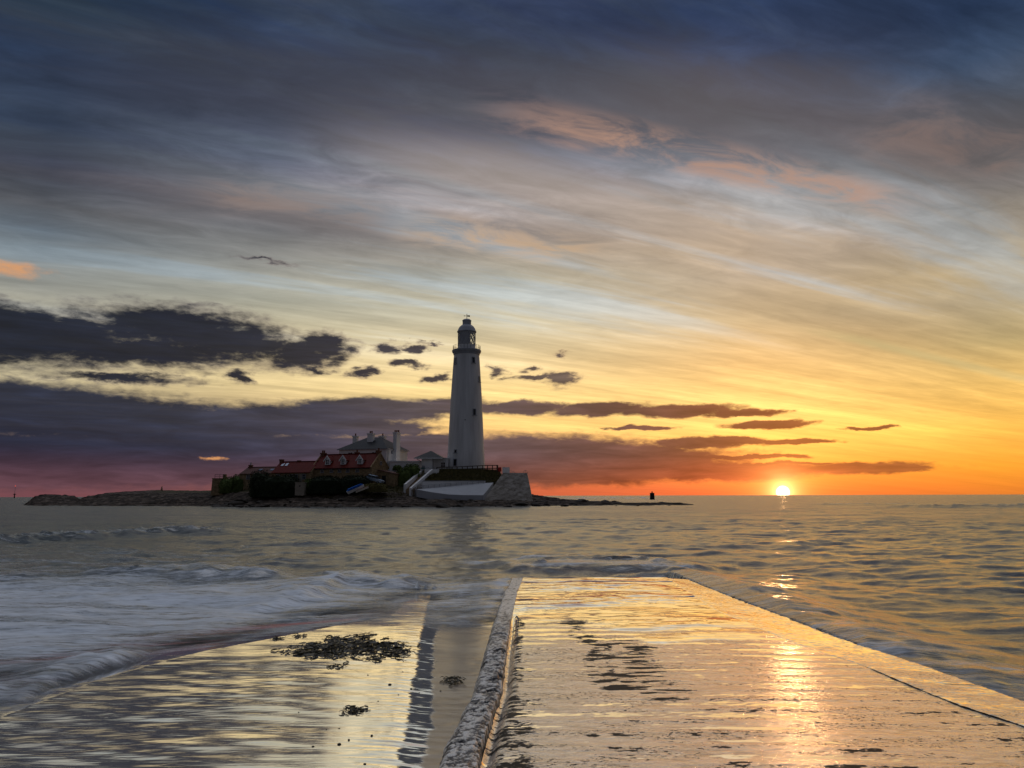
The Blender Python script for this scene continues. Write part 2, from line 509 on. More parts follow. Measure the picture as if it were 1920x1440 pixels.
# wet ribbed concrete
conc_m, T, P = new_mat('wet_concrete')
geo = T.n.new('ShaderNodeNewGeometry'); pos = geo.outputs['Position']
pud = T.attr('puddle'); stain = T.attr('stain')
nA = T.noise(T.v('MULTIPLY', pos, (8, 15, 12)), 1.0, 9, 0.70, 0.4)
nB = T.noise(T.v('MULTIPLY', pos, (90, 160, 90)), 1.0, 4, 0.6)
nC = T.noise(T.v('MULTIPLY', pos, (1.2, 4.0, 1.0)), 1.0, 5, 0.6, 0.5)
grit = T.m('MULTIPLY', T.step(T.noise(T.v('MULTIPLY', pos, (24, 44, 40)), 1.0, 7, 0.76), 0.52, 0.58), T.step(T.noise(T.v('MULTIPLY', pos, (0.9, 5.0, 1.0)), 1.0, 4, 0.6, 0.3), 0.42, 0.56))
dry = T.mix(T.step(nA, 0.34, 0.62), (0.62, 0.57, 0.50), (1.0, 0.98, 0.95))
grit = T.m('MULTIPLY', grit, T.m('SUBTRACT', 1.0, T.m('MULTIPLY', pud, 0.75)))
speck = T.noise(T.v('MULTIPLY', pos, (26, 42, 40)), 1.0, 5, 0.7)
dark = T.step(T.m('ADD', T.m('ADD', T.m('MAXIMUM', stain, T.m('MULTIPLY', grit, 0.85)), T.m('MULTIPLY', T.m('SUBTRACT', nA, 0.5), 0.8)), T.m('MULTIPLY', T.m('SUBTRACT', speck, 0.5), 1.3)), 0.50, 0.62)
wet = T.step(T.m('ADD', pud, T.m('MULTIPLY', T.m('SUBTRACT', nA, 0.5), 1.3)), 0.35, 0.75)
bc = T.mix(wet, T.mix(T.step(nC, 0.35, 0.75), dry, (0.92, 0.89, 0.86)), (0.94, 0.95, 0.98))
bc = T.mix(dark, bc, (0.030, 0.027, 0.024))
T.put(P.inputs['Base Color'], bc)
T.put(P.inputs['Metallic'], T.m('MULTIPLY', T.m('MULTIPLY_ADD', wet, 0.23, 0.72), T.m('SUBTRACT', 1.0, T.m('MULTIPLY', dark, 0.9))))
T.put(P.inputs['Roughness'], T.m('ADD', T.step(wet, 0, 1, 0.10, 0.04), T.m('MULTIPLY', dark, 0.45)))
T.put(P.inputs['Specular IOR Level'], T.m('MULTIPLY_ADD', dark, -0.42, 0.5))
bn = bump(T, None, nB, T.step(wet, 0, 1, 0.9, 0.0), 0.0010)
nb = bump(T, P, nA, T.step(wet, 0, 1, 1.0, 0.04), 0.0048, prev=bn)

# rough old kerb concrete with lichen and weed
kerb_m, T, P = new_mat('rough_kerb')
geo = T.n.new('ShaderNodeNewGeometry'); pos = geo.outputs['Position']
h = T.attr('pit_edge_tone')
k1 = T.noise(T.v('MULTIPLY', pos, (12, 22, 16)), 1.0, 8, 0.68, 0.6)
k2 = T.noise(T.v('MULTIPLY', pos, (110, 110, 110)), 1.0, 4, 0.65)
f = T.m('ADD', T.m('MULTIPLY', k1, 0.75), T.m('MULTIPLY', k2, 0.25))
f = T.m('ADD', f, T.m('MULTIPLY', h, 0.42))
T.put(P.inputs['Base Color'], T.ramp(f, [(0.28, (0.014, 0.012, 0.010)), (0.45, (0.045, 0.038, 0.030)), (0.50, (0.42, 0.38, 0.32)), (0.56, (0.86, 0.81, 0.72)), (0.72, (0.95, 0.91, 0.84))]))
T.put(P.inputs['Roughness'], T.step(k2, 0.3, 0.7, 0.16, 0.55))
P.inputs['Specular IOR Level'].default_value = 1.0
T.put(P.inputs['Metallic'], T.step(f, 0.44, 0.6, 0.0, 0.12))
bn = bump(T, None, k2, 0.7, 0.003)
bump(T, P, k1, 0.8, 0.015, prev=bn)

def path_px(pts, z=SEA):
    return np.array([[on(px, py, z).x, on(px, py, z).y] for px, py in pts])


def dist_path(X, Y, pts):
    """signed distance to a polyline (positive on its far side) and the place along it, 0-1"""
    best = np.full(X.shape, 1e9); sg = np.zeros(X.shape); al = np.zeros(X.shape)
    seg = np.linalg.norm(np.diff(pts, axis=0), axis=1); cum_ = np.concatenate([[0], np.cumsum(seg)]) / seg.sum()
    for i in range(len(pts) - 1):
        a, b_ = pts[i], pts[i + 1]; d_ = b_ - a; L = (d_ ** 2).sum()
        t = np.clip(((X - a[0]) * d_[0] + (Y - a[1]) * d_[1]) / L, 0, 1)
        ex = X - (a[0] + t * d_[0]); ey = Y - (a[1] + t * d_[1])
        r = np.hypot(ex, ey); cr = d_[0] * ey - d_[1] * ex
        w = r < best
        best = np.where(w, r, best); sg = np.where(w, np.sign(cr), sg); al = np.where(w, cum_[i] + t * (cum_[i + 1] - cum_[i]), al)
    return best * sg, al


# ------------------------------------------------------------------ beach
_by = np.linspace(0, 30, 601)
_bs = np.interp(_by, [0, 5.2, 9.0, 11.3, 13.5], [-0.055, -0.052, -0.016, -0.012, -0.025])
_bz = np.concatenate([[0], np.cumsum((_bs[1:] + _bs[:-1]) / 2 * np.diff(_by))]); _bz -= np.interp(11.5, _by, _bz)


def beach_h(x, y):
    z = -0.515 + np.interp(y, _by, _bz)
    kx = kerb_x(y)
    s = x - (kx - (0.30 + 0.115 * (y - 5.2)))
    z = z - 0.13 * 0.20 * np.tanh(s / 0.20)
    # falls away to the left where the swell runs in
    edge = np.interp(y, [2, 5.0, 6.8, 9.0, 10.5, 14], [-5.2, -4.9, -4.75, -4.7, -4.2, -2.2])
    z = z - 0.06 * np.maximum(edge - x, 0) ** 1.1
    # ripples left by the backwash, strongest to the lower left
    rip = sm(x, -0.9, -2.2) * sm(y, 11.2, 8.5)
    ph = (y * 1.0 + 0.33 * x) * 2 * np.pi / 0.34 + 3.2 * N1.fbm(x * 0.55, y * 1.1, 3)
    z = z + rip * (0.0006 * np.sin(ph) + 0.0030 * N2.fbm(x * 0.6 + 0.25 * y, y * 2.2 - 0.75 * x, 4) * (0.12 + 0.88 * sm(x, -1.6, -3.0)))
    z = z + 0.010 * N3.fbm(x * 0.35, y * 0.8, 3)
    z = z + (0.0042 * N3.fbm(x * 2.2, y * 5.0, 5) + 0.0050 * N1.fbm(x * 1.1 + 0.4 * y, y * 9.0, 3) * sm(N4.fbm(x * 0.9, y * 0.9, 2), -0.35, 0.3)) * np.exp(-(s / 0.4) ** 2)
    ch = sm(x, kx - 0.62, kx - 0.10)
    z = z + ch * 0.004 * N2.fbm(x * 3, y * 6, 3)
    return z


ys = np.concatenate([np.linspace(1.6, 4.0, 60), np.linspace(4.02, 14.5, 760), np.linspace(14.7, 19, 40)])
us = np.linspace(0, 1, 420)
Yb = np.repeat(ys[:, None], 420, 1)
x1 = kerb_x(Yb) + 0.30
Xb = -12.0 + (x1 + 12.0) * (us[None, :] ** 0.75)
Zb = beach_h(Xb, Yb)
chan = sm(Xb - 0.06 * N3.fbm(Yb * 2.2, Yb * 0, 3), kerb_x(Yb) - (0.30 + 0.115 * (Yb - 5.2)) + 0.02, kerb_x(Yb) - (0.30 + 0.115 * (Yb - 5.2)) + 0.26)
film = 0.95 - 0.95 * chan * sm(Yb, 14.5, 11.5) + 0.25 * N4.fbm(Xb * 0.7, Yb * 2.4, 4)
grid_mesh('beach', Xb, Yb, Zb, sand_m, {'film': film})

# ------------------------------------------------------------------ causeway slab
ys = np.concatenate([np.linspace(1.6, 3.9, 90), np.linspace(3.905, 9.0, 560), np.linspace(9.02, 18.5, 430), np.linspace(18.6, 24, 50)])
nu = 330
us = np.linspace(0, 1, nu)
Y = np.repeat(ys[:, None], nu, 1)
x0 = kerb_x(Y) + 0.27; xj = joint_x(Y)
X = x0 + (xj - x0) * us[None, :]
u = X - x0
ph = (Y + 0.035 * X + 0.10 * N1.fbm(X * 0.5, Y * 0.6, 3)) * 2 * np.pi / 0.37
ribs = 0.0013 * (np.sin(ph) + 0.35 * np.sin(2.03 * ph + 1)) * (0.55 + 0.7 * sm(N2.fbm(X * 0.4, Y * 0.35, 2), -0.3, 0.35))
fine = 0.0013 * N3.fbm(X * 9, Y * 30, 4) + 0.0016 * N4.fbm(X * 2.0, Y * 9, 3)
fine = fine + 0.0012 * np.abs(N1.fbm(X * 5, Y * 22, 3)) * sm(Y, 12, 5)
camber = 0.0 - 0.016 * ((u - 1.7) / 1.9) ** 2 + 0.010 * N2.fbm(X * 0.45, Y * 0.3, 2)
fill = sm(Y, 8.0, 13.0)                  # further out a sheet of water still lies on it
zc = ribs * (1 - 0.75 * fill) + fine * (1 - 0.8 * fill) + camber
level = camber - 0.0006 + 0.0030 * fill + 0.0012 * N3.fbm(X * 0.6, Y * 1.2, 3)
pudd = np.clip((level - zc) / 0.0012, 0, 1)
Zc = np.maximum(zc, level) + dip(Y + 0.45 * N2.fbm(X * 0.7, X * 0 + 2, 3) * sm(Y, 16, 17.5))
# small run-off waves on the wet far end
Zc = Zc + (fill * 0.0050 + 0.012 * sm(Y, 13.5, 17)) * N4.fbm(X * 0.9 + 0.4 * Y, Y * 2.2, 3)
# thin waves sliding across the far half
for pts, hgt, fr, bk in (([(925, 1143), (1010, 1133), (1120, 1128), (1240, 1118), (1310, 1135)], 0.034, 0.30, 0.9), ([(1110, 1178), (1250, 1172), (1420, 1166), (1480, 1172)], 0.016, 0.22, 0.7),
                         ([(1180, 1206), (1330, 1198), (1480, 1203)], 0.010, 0.18, 0.5), ([(960, 1100), (1120, 1096), (1300, 1101)], 0.026, 0.4, 0.9)):
    pp = np.array([[on(a_, b_, -0.22).x, on(a_, b_, -0.22).y] for a_, b_ in pts])
    dd, al_ = dist_path(X, Y, pp)
    dd = dd + 0.30 * N1.fbm(X * 0.8, Y * 0.8, 3) + 0.08 * N3.fbm(X * 3, Y * 3, 3)
    wv_ = np.where(dd < 0, np.exp(-(dd / fr) ** 2), np.exp(-(dd / bk) ** 2)) * sm(al_, 0, 0.15) * sm(al_, 1, 0.7)
    Zc = Zc + hgt * wv_ * (0.7 + 0.6 * N4.fbm(X * 1.2, Y * 2.5, 3))
    pudd = np.maximum(pudd, wv_)
# groove along the kerb and the weed beside it
gro = np.exp(-((u - 0.035) / 0.045) ** 2)
Zc = Zc - 0.05 * gro * sm(Y, 12.4, 11)
st = np.exp(-((u - 0.13 - 0.05 * N1.fbm(X * 0 + 3, Y * 2.2, 3)) / (0.075 + 0.05 * N2.fbm(Y * 1.7, Y * 0 + 1, 3))) ** 2) * sm(Y, 12.6, 11.2) * 1.0
st = np.maximum(st, 0.75 * np.exp(-((u - 0.16) / 0.30) ** 2) * sm(Y, 11.5, 5)) * (0.15 + 1.1 * sm(N3.fbm(X * 6.0 + 1.5 * N4.fbm(X * 2, Y * 2, 2), Y * 11.0 + 1.5 * N2.fbm(X * 3, Y * 3, 2), 5, 0.68), -0.22, 0.18)) * (0.6 + 0.5 * sm(N1.fbm(X * 1.2, Y * 1.6, 3), -0.3, 0.3))
# a worn, weedy line down the middle
mx = x0 + 0.95 + 0.05 * (10 - Y) + 0.30 * N2.fbm(Y * 0.6, Y * 0 + 7, 3)
mid = np.exp(-((X - mx) / 0.16) ** 2) * (sm(Y, 6.6, 7.6) * sm(Y, 12.2, 10.8)) * 1.0 * sm(N3.fbm(X * 4, Y * 7, 4), -0.3, 0.2)
mid = mid + 1.0 * np.exp(-((X - mx - 0.30) / 0.42) ** 2) * sm(Y, 6.2, 6.9) * sm(Y, 11.0, 9.4) * sm(N4.fbm(X * 1.6, Y * 7, 5, 0.6), -0.10, 0.22)
mid = mid + 0.8 * sm(N1.fbm(X * 1.6, Y * 6, 4), 0.22, 0.42) * sm(Y, 5.6, 4.5)
mid = mid + 0.62 * sm(N3.fbm(X * 0.30 + 5, Y * 1.3, 4), 0.0, 0.35) * sm(Y, 9.6, 10.8) * sm(Y, 15.6, 13.8)
crack = 0.75 * np.exp(-((Y - (17.0 + 0.12 * N1.fbm(X * 1.0, X * 0, 2))) / 0.05) ** 2)
Zc = Zc - 0.02 * crack
ridge = sm(np.sin(ph + 0.5 + 1.2 * N2.fbm(X * 2.5, Y * 2.5, 3)), 0.2, 0.95) * (0.45 + 0.75 * sm(N1.fbm(X * 7, Y * 16, 4, 0.62), -0.2, 0.25)) * sm(N3.fbm(X * 1.6, Y * 1.0, 4), -0.12, 0.22) * sm(Y, 8.2, 5.6)
mid = np.maximum(mid, 0.74 * ridge)
stain = np.clip(np.maximum(np.maximum(st, mid * (1 - 0.25 * pudd)), crack), 0, 1)
ledge = (us[None, :] * 0 + u) * 0
grid_mesh('causeway', X, Y, Zc, conc_m, {'puddle': pudd, 'stain': stain})

# right-hand shoulder of the causeway, a slab of its own that dips into the sea
nu = 120
us = np.concatenate([np.linspace(0, 0.72, 90), np.linspace(0.73, 1, 30)])
Y = np.repeat(ys[:, None], nu, 1)
xj = joint_x(Y) + 0.001 + 0.002 * N3.fbm(Y * 3, Y * 0, 3); xr = right_x(Y)
xr = xr + 0.035 * N1.fbm(Y * 1.3, Y * 0 + 5, 3) + 0.018 * N2.fbm(Y * 7, Y * 0, 3)
X = xj + (xr - xj) / 0.72 * us[None, :]
over = np.maximum(us[None, :] - 0.72, 0) / 0.28
lip = -0.014 + 0.006 * N4.fbm(Y * 0.8, Y * 0, 2)
bay = np.where(Y < 7.4, 0.004, 0.0)
Zs = lip + bay + 0.010 * N2.fbm(X * 1.2, Y * 0.8, 3) + 0.0045 * N1.fbm(X * 8, Y * 16, 4) - 0.03 * (us[None, :] / 0.72) - 0.62 * over ** 1.5 - 0.004 * np.exp(-(us[None, :] / 0.02) ** 2)
Zs = Zs + dip(Y)
stn = 0.9 * np.exp(-(us[None, :] / 0.016) ** 2) * sm(N1.fbm(Y * 1.3, Y * 0 + 2, 3), -0.3, 0.15) * sm(Y, 12, 9) + 0.9 * np.exp(-((Y - 7.4) / 0.03) ** 2) * sm(us[None, :], 0.25, 0.45)
stn = stn + 0.5 * sm(N4.fbm(X * 2, Y * 6, 4), 0.2, 0.5) * sm(Y, 7, 5)
wetf = 0.42 + 0.6 * sm(Y, 7.5, 11) + 0.5 * N3.fbm(X * 1.5, Y * 3, 3)
grid_mesh('causeway_shoulder', X, Y, Zs, conc_m, {'puddle': wetf, 'stain': np.clip(stn, 0, 1)})

# rounded rough kerb on the left
ys = np.concatenate([np.linspace(1.6, 3.9, 120), np.linspace(3.905, 9.0, 820), np.linspace(9.01, 21, 520)])
nu = 90
tt = np.linspace(0, 1, nu)
Y = np.repeat(ys[:, None], nu, 1)
kx = kerb_x(Y)
wob = 0.050 * N2.fbm(Y * 1.2, Y * 0 + 4, 4, 0.6)
prof_x = np.interp(tt, [0, 0.22, 0.36, 0.5, 0.75, 0.90, 1.0], [-0.055, -0.015, 0.012, 0.06, 0.215, 0.262, 0.275])
prof_z = np.interp(tt, [0, 0.22, 0.36, 0.5, 0.75, 0.90, 1.0], [-0.60, -0.16, -0.035, 0.026, 0.042, 0.020, -0.06])
X = kx + prof_x[None, :] + wob * (1 - tt[None, :] * 0.6)
low = (1 - 0.95 * sm(Y, 9.0, 12.4))
Zk = prof_z[None, :] * np.where(prof_z[None, :] > 0, low, 1)
amp = sm(Y, 12.4, 10.4) * 0.95 + 0.05
b1 = N1.fbm(X * 11 + Y * 1.3, Y * 13 - X * 4.0, 5, 0.62); b2 = N3.fbm(X * 30, Y * 22, 4, 0.6)
top = np.clip(tt[None, :] * 3, 0, 1)
chip = sm(N2.fbm(X * 5 + 9, Y * 4.0, 4, 0.6), 0.18, 0.34)
Zk = Zk + amp * (0.020 * b1 + 0.010 * b2 - 0.030 * chip + 0.022 * N4.fbm(Y * 1.5, Y * 0 + 8, 3)) * top
X = X + amp * (0.012 * N4.fbm(Y * 5, Zk * 9 + tt[None, :] * 3, 4) + 0.007 * b2)
Zk = Zk + dip(Y)
pit_edge_tone = np.clip(b1 * 0.9 + b2 * 0.5, -1, 1) - 0.45 * chip - 0.02 + 0.30 * sm(Y, 11.5, 13) - 0.5 * sm(tt[None, :], 0.93, 0.99) - 0.55 * sm(tt[None, :], 0.30, 0.10)  # darker in pits and chips, down the outer side and along the inner edge
grid_mesh('causeway_kerb', X, Y, Zk, kerb_m, {'pit_edge_tone': pit_edge_tone})

# ------------------------------------------------------------------ sea
sea_m, T, P = new_mat('sea_water')
geo = T.n.new('ShaderNodeNewGeometry'); pos = geo.outputs['Position']
foam = T.attr('foam'); far = T.attr('far'); milk = T.attr('milk')
f1 = T.noise(T.v('MULTIPLY', pos, (0.38, 3.0, 1.0)), 1.0, 6, 0.62, 0.8)
f2 = T.noise(T.v('MULTIPLY', pos, (3.0, 16.0, 2.0)), 1.0, 5, 0.6, 0.5)
fm = T.m('ADD', foam, T.m('ADD', T.m('MULTIPLY', T.m('SUBTRACT', f1, 0.5), 1.3), T.m('MULTIPLY', T.m('SUBTRACT', f2, 0.5), 1.1)))
fm = T.m('MULTIPLY', T.step(fm, 0.16, 0.95), T.step(foam, 0.02, 0.2))
fm = T.m('MAXIMUM', fm, T.m('MULTIPLY', milk, T.step(T.m('ADD', f1, T.m('MULTIPLY', T.m('SUBTRACT', f2, 0.5), 0.6)), 0.36, 0.60)))
T.put(P.inputs['Base Color'], T.mix(fm, (0.045, 0.050, 0.032), (0.80, 0.87, 0.95)))
T.put(P.inputs['Roughness'], T.m('ADD', T.m('MULTIPLY', far, 0.07), T.step(fm, 0, 1, 0.19, 0.42)))
P.inputs['IOR'].default_value = 1.75
P.inputs['Specular IOR Level'].default_value = 0.9
w1 = T.noise(T.v('MULTIPLY', pos, (0.06, 0.10, 0.1)), 1.0, 7, 0.62, 0.7)
bq = bump(T, None, w1, T.m('MULTIPLY', far, 1.0), 1.3)
w2 = T.noise(T.v('MULTIPLY', pos, (0.7, 2.6, 1.0)), 1.0, 6, 0.65, 0.6)
bump(T, P, w2, 0.8, 0.045, prev=bq)
thin = T.attr('depth')
tr = T.n.new('ShaderNodeBsdfTransparent'); mxs = T.n.new('ShaderNodeMixShader')
T.put(mxs.inputs[0], T.step(T.m('ADD', thin, T.m('MULTIPLY', T.m('SUBTRACT', f2, 0.5), 0.08)), -0.02, 0.14))
T.l.new(tr.outputs[0], mxs.inputs[1]); T.l.new(P.outputs[0], mxs.inputs[2])
T.l.new(mxs.outputs[0], T.n['Material Output'].inputs['Surface'])


rr = np.concatenate([np.geomspace(2.2, 70, 470), np.geomspace(71.5, 60000, 230)])
aa = np.radians(np.linspace(-80, 80, 760))
Rr, Aa = np.meshgrid(rr, aa, indexing='ij')
X = Rr * np.sin(Aa); Y = Rr * np.cos(Aa)
amp = np.interp(Rr, [2, 8, 14, 25, 60, 150, 400, 900], [0.15, 0.28, 0.62, 0.9, 0.85, 0.9, 0.7, 0.0])
sw = N1.fbm(X * 0.20 + 0.04 * Y, Y * 0.34, 3) * 0.22 + N2.fbm(X * 0.62, Y * 1.0, 4) * 0.10 + 0.020 * N3.fbm(X * 1.7, Y * 3.0, 2)
Z = SEA + amp * sw * 1.15 + amp * 0.014 * N4.fbm(X * 1.4 + 3, Y * 7.0, 3)
foam_a = np.zeros(X.shape); milk_a = np.zeros(X.shape)


def surge(pts, height, front, back, foam_=0.0, milk_=0.0, ends=0.18, fw=None, rag=0.5, ff=0.4):
    global Z, foam_a, milk_a
    p = path_px(pts)
    d_, al = dist_path(X, Y, p)
    d_ = d_ + rag * N2.fbm(X * 0.8, Y * 0.8, 3) * front
    e = sm(al, 0.0, ends) * sm(al, 1.0, 1 - ends)
    prof = np.where(d_ < 0, np.exp(-(d_ / front) ** 2), np.exp(-(d_ / back) ** 2))
    Lp = np.linalg.norm(np.diff(p, axis=0), axis=1).sum()
    rough_ = 0.75 + 0.6 * N3.fbm(X * 1.1, Y * 1.1, 3) + 0.10 * N1.fbm(al * Lp * 4.5 + 0.5 * d_, d_ * 0.5, 4, 0.6)
    Z = Z + height * prof * e * rough_
    fw = fw or back
    fo = np.where(d_ < 0, np.exp(-(d_ / (front * ff)) ** 2), np.exp(-(d_ / fw) ** 2)) * e
    foam_a = np.maximum(foam_a, foam_ * fo)
    milk_a = np.maximum(milk_a, milk_ * fo * sm(N4.fbm(X * 1.2, Y * 3, 3), -0.3, 0.4))


# broken water washing in on the left, milky with foam
wash = sm(X, 0.9, -1.2) * sm(Y, 24, 15) + 0.35 * sm(X, -2, -12) * sm(Y, 45, 20)
wash = np.clip(wash, 0, 1)
foam_a = np.maximum(foam_a, 0.60 * wash + 0.1 * sm(Y, 60, 25) * sm(X, 6, -6))
milk_a = np.maximum(milk_a, 0.72 * sm(X, -1.0, -4) * sm(Y, 19, 13))
surge([(-250, 1024), (0, 1018), (180, 1008), (330, 1000), (460, 1000)], 0.40, 1.1, 4.0, 0.36, fw=5)
surge([(150, 1075), (330, 1077), (470, 1082), (560, 1080)], 0.24, 0.5, 1.6, 0.5)
surge([(600, 1072), (680, 1092), (740, 1096), (830, 1080)], 0.18, 0.45, 1.2, 0.6)
surge([(800, 1060), (960, 1056), (1100, 1050), (1290, 1062)], 0.10, 0.6, 1.6, 0.5, rag=0.8)
surge([(880, 1180), (915, 1150), (940, 1110), (958, 1080)], 0.05, 0.3, 0.5, 0.6, 0.25)
surge([(430, 1143), (500, 1136), (570, 1120), (640, 1088)], 0.17, 0.26, 0.9, 0.75, 0.25, ends=0.12, rag=0.25)
surge([(-260, 1500), (-60, 1385), (60, 1318), (150, 1272), (260, 1236), (330, 1216)], 0.20, 0.30, 1.0, 0.45, ends=0.25, rag=0.35, ff=0.9)
surge([(-200, 1180), (60, 1172), (300, 1165), (520, 1163), (700, 1160)], 0.03, 0.12, 0.5, 0.4)
surge([(1640, 950), (1760, 951), (1900, 951), (2100, 953)], 0.85, 3.0, 7.0, 0.25)
surge([(1480, 946), (1600, 947), (1760, 946)], 0.5, 3.0, 6.0, 0.3)
surge([(1060, 936), (1140, 935), (1240, 935.5)], 1.0, 6.0, 12.0, 1.0, 0.7)
surge([(1000, 985), (1150, 990), (1260, 986)], 0.12, 1.2, 2.2, 0.1)
surge([(1300, 1012), (1480, 1020), (1640, 1012)], 0.08, 1.0, 2.0, 0.1)
surge([(1500, 1100), (1680, 1112), (1850, 1104), (2000, 1090)], 0.05, 0.6, 1.2, 0.1)
surge([(1350, 1060), (1560, 1068), (1760, 1050)], 0.06, 0.7, 1.3, 0.1)
surge([(930, 1071), (1040, 1068), (1180, 1068), (1330, 1078)], 0.26, 0.7, 2.2, 0.5, 0.15, ends=0.15, rag=0.6)
# swell heaped against the right side of the causeway
hp = sm(X - right_x(np.clip(Y, 2, 22)), 3.2, 0.1) * sm(X, 2.2, 3.0) * sm(Y, 22, 18) * sm(Y, 5.8, 8.5)
Z = Z + hp * (0.16 + 0.20 * sm(Y, 7, 11) + 0.05 * N3.fbm(X * 1.2, Y * 0.9, 3) + 0.03 * N1.fbm(X * 3, Y * 2.4, 3))
foam_a = np.maximum(foam_a, 0.35 * hp)
milk_a = np.maximum(milk_a, 0.25 * hp)
# the causeway keeps the sea off its own top
rx_ = right_x(np.clip(Y, 2, 24))
lim = np.interp(Y, _sy, _sz) - 0.035 + 0.20 * np.maximum(X - rx_, 0) + 0.02 * N1.fbm(X * 1.5, Y * 1.5, 3)
beside = (X > 1.0) & (Y < 24) & (X < rx_ + 3)
Z = np.where(beside, np.minimum(Z, lim), Z)
near = sm(Y, 20.3, 18.4) * sm(X, kerb_x(np.clip(Y, 2, 22)) - 0.05, kerb_x(np.clip(Y, 2, 22)) + 0.15) * sm(X, right_x(np.clip(Y, 2, 22)) - 0.02, right_x(np.clip(Y, 2, 22)) - 0.18)
Z = Z - near * 0.6
# soft streaks drawn out by the backwash
Z = Z + 0.006 * N4.fbm(X * 0.8, Y * 6.5, 3) * sm(Y, 20, 9) * sm(X, 1, -2)
far_a = sm(Rr, 16, 90)
dep = np.where((Y < 19) & (X > -12) & (X < 1.2), Z - beach_h(X, np.clip(Y, 1.6, 19)), 1.0)
clear = sm(dep + 0.06 * N2.fbm(X * 0.8, Y * 2.5, 3), 0.0, 0.20)
foam_a = foam_a * (0.7 + 0.3 * clear); milk_a = milk_a * (0.6 + 0.4 * clear)
grid_mesh('sea', X, Y, Z, sea_m, {'depth': dep, 'foam': foam_a, 'milk': milk_a, 'far': far_a})

# ------------------------------------------------------------------ shape helper
class MB:
    def __init__(self):
        self.v = []; self.f = []; self.smooth = []

    def add(self, vs, fs, smooth=False):
        k = len(self.v); self.v += [tuple(q) for q in vs]
        self.f += [tuple(i + k for i in q) for q in fs]; self.smooth += [smooth] * len(fs)
        return self

    def box(self, x0, x1, y0, y1, z0, z1):
        return self.add([(x0, y0, z0), (x1, y0, z0), (x1, y1, z0), (x0, y1, z0), (x0, y0, z1), (x1, y0, z1), (x1, y1, z1), (x0, y1, z1)],
                        [(0, 3, 2, 1), (4, 5, 6, 7), (0, 1, 5, 4), (1, 2, 6, 5), (2, 3, 7, 6), (3, 0, 4, 7)])

    def hexa(self, bot, top):                 # two loops of equal length, bottom then top
        n = len(bot)
        fs = [tuple(reversed(range(n))), tuple(range(n, 2 * n))] + [(i, (i + 1) % n, n + (i + 1) % n, n + i) for i in range(n)]
        return self.add(list(bot) + list(top), fs)

    def prism(self, prof, y0, y1):            # profile in x,z (counter-clockwise seen from -y), pushed along y
        return self.hexa([(x, y1, z) for x, z in prof], [(x, y0, z) for x, z in prof])

    def prism_x(self, prof, x0, x1):          # profile in y,z, pushed along x
        return self.hexa([(x0, y, z) for y, z in prof], [(x1, y, z) for y, z in prof])

    def lathe(self, prof, n=40, cx=0, cy=0, smooth=True, a0=0.0):
        vs = []; fs = []
        for r_, z in prof:
            for i in range(n):
                a = a0 + 2 * math.pi * i / n
                vs.append((cx + r_ * math.cos(a), cy + r_ * math.sin(a), z))
        for j in range(len(prof) - 1):
            for i in range(n):
                fs.append((j * n + i, j * n + (i + 1) % n, (j + 1) * n + (i + 1) % n, (j + 1) * n + i))
        fs.append(tuple(reversed(range(n)))); fs.append(tuple((len(prof) - 1) * n + i for i in range(n)))
        return self.add(vs, fs, smooth)

    def tube(self, a, b, r_, n=8, r2=None):
        a = Vector(a); b = Vector(b); d = (b - a).normalized()
        s = d.orthogonal().normalized(); t = d.cross(s); r2 = r_ if r2 is None else r2
        vs = [a + (s * math.cos(2 * math.pi * i / n) + t * math.sin(2 * math.pi * i / n)) * r_ for i in range(n)]
        vs += [b + (s * math.cos(2 * math.pi * i / n) + t * math.sin(2 * math.pi * i / n)) * r2 for i in range(n)]
        fs = [(i, (i + 1) % n, n + (i + 1) % n, n + i) for i in range(n)] + [tuple(reversed(range(n))), tuple(range(n, 2 * n))]
        return self.add(vs, fs, True)

    def build(self, name, mat, parent=None):
        me = bpy.data.meshes.new(name); me.from_pydata(self.v, [], self.f); me.update()
        me.polygons.foreach_set('use_smooth', self.smooth)
        me.materials.append(mat)
        bm = bmesh.new(); bm.from_mesh(me); bmesh.ops.recalc_face_normals(bm, faces=bm.faces); bm.to_mesh(me); bm.free()
        if any(self.smooth):
            me.set_sharp_from_angle(angle=R(38))
        o = bpy.data.objects.new(name, me); COL.objects.link(o)
        if parent is not None:
            o.parent = parent
        return o


def thing(name, label, cat, loc=(0, 0, 0), rz=0.0, group=None):
    o = bpy.data.objects.new(name, None); COL.objects.link(o)
    o.empty_display_size = 0.3; o.location = loc; o.rotation_euler = (0, 0, rz)
    o['label'] = label; o['category'] = cat
    if group:
        o['group'] = group
    return o


def tag(o, label, cat, group=None):
    o['label'] = label; o['category'] = cat
    if group:
        o['group'] = group
    return o


# ------------------------------------------------------------------ materials
def surf(name, c0, c1, scale=3.0, rough=0.7, bstr=0.3, bdist=0.03, vec=(1, 1, 1), metal=0.0, detail=6):
    m_, t, p = new_mat(name)
    tcn = t.n.new('ShaderNodeTexCoord')
    q = t.v('MULTIPLY', tcn.outputs['Object'], vec)
    n_ = t.noise(q, scale, detail, 0.62, 0.3)
    t.put(p.inputs['Base Color'], t.ramp(n_, [(0.32, c0), (0.68, c1)]))
    p.inputs['Specular IOR Level'].default_value = 0.5 if rough < 0.3 or metal else 0.12
    p.inputs['Roughness'].default_value = rough; p.inputs['Metallic'].default_value = metal
    if bstr:
        bump(t, p, n_, bstr, bdist)
    return m_


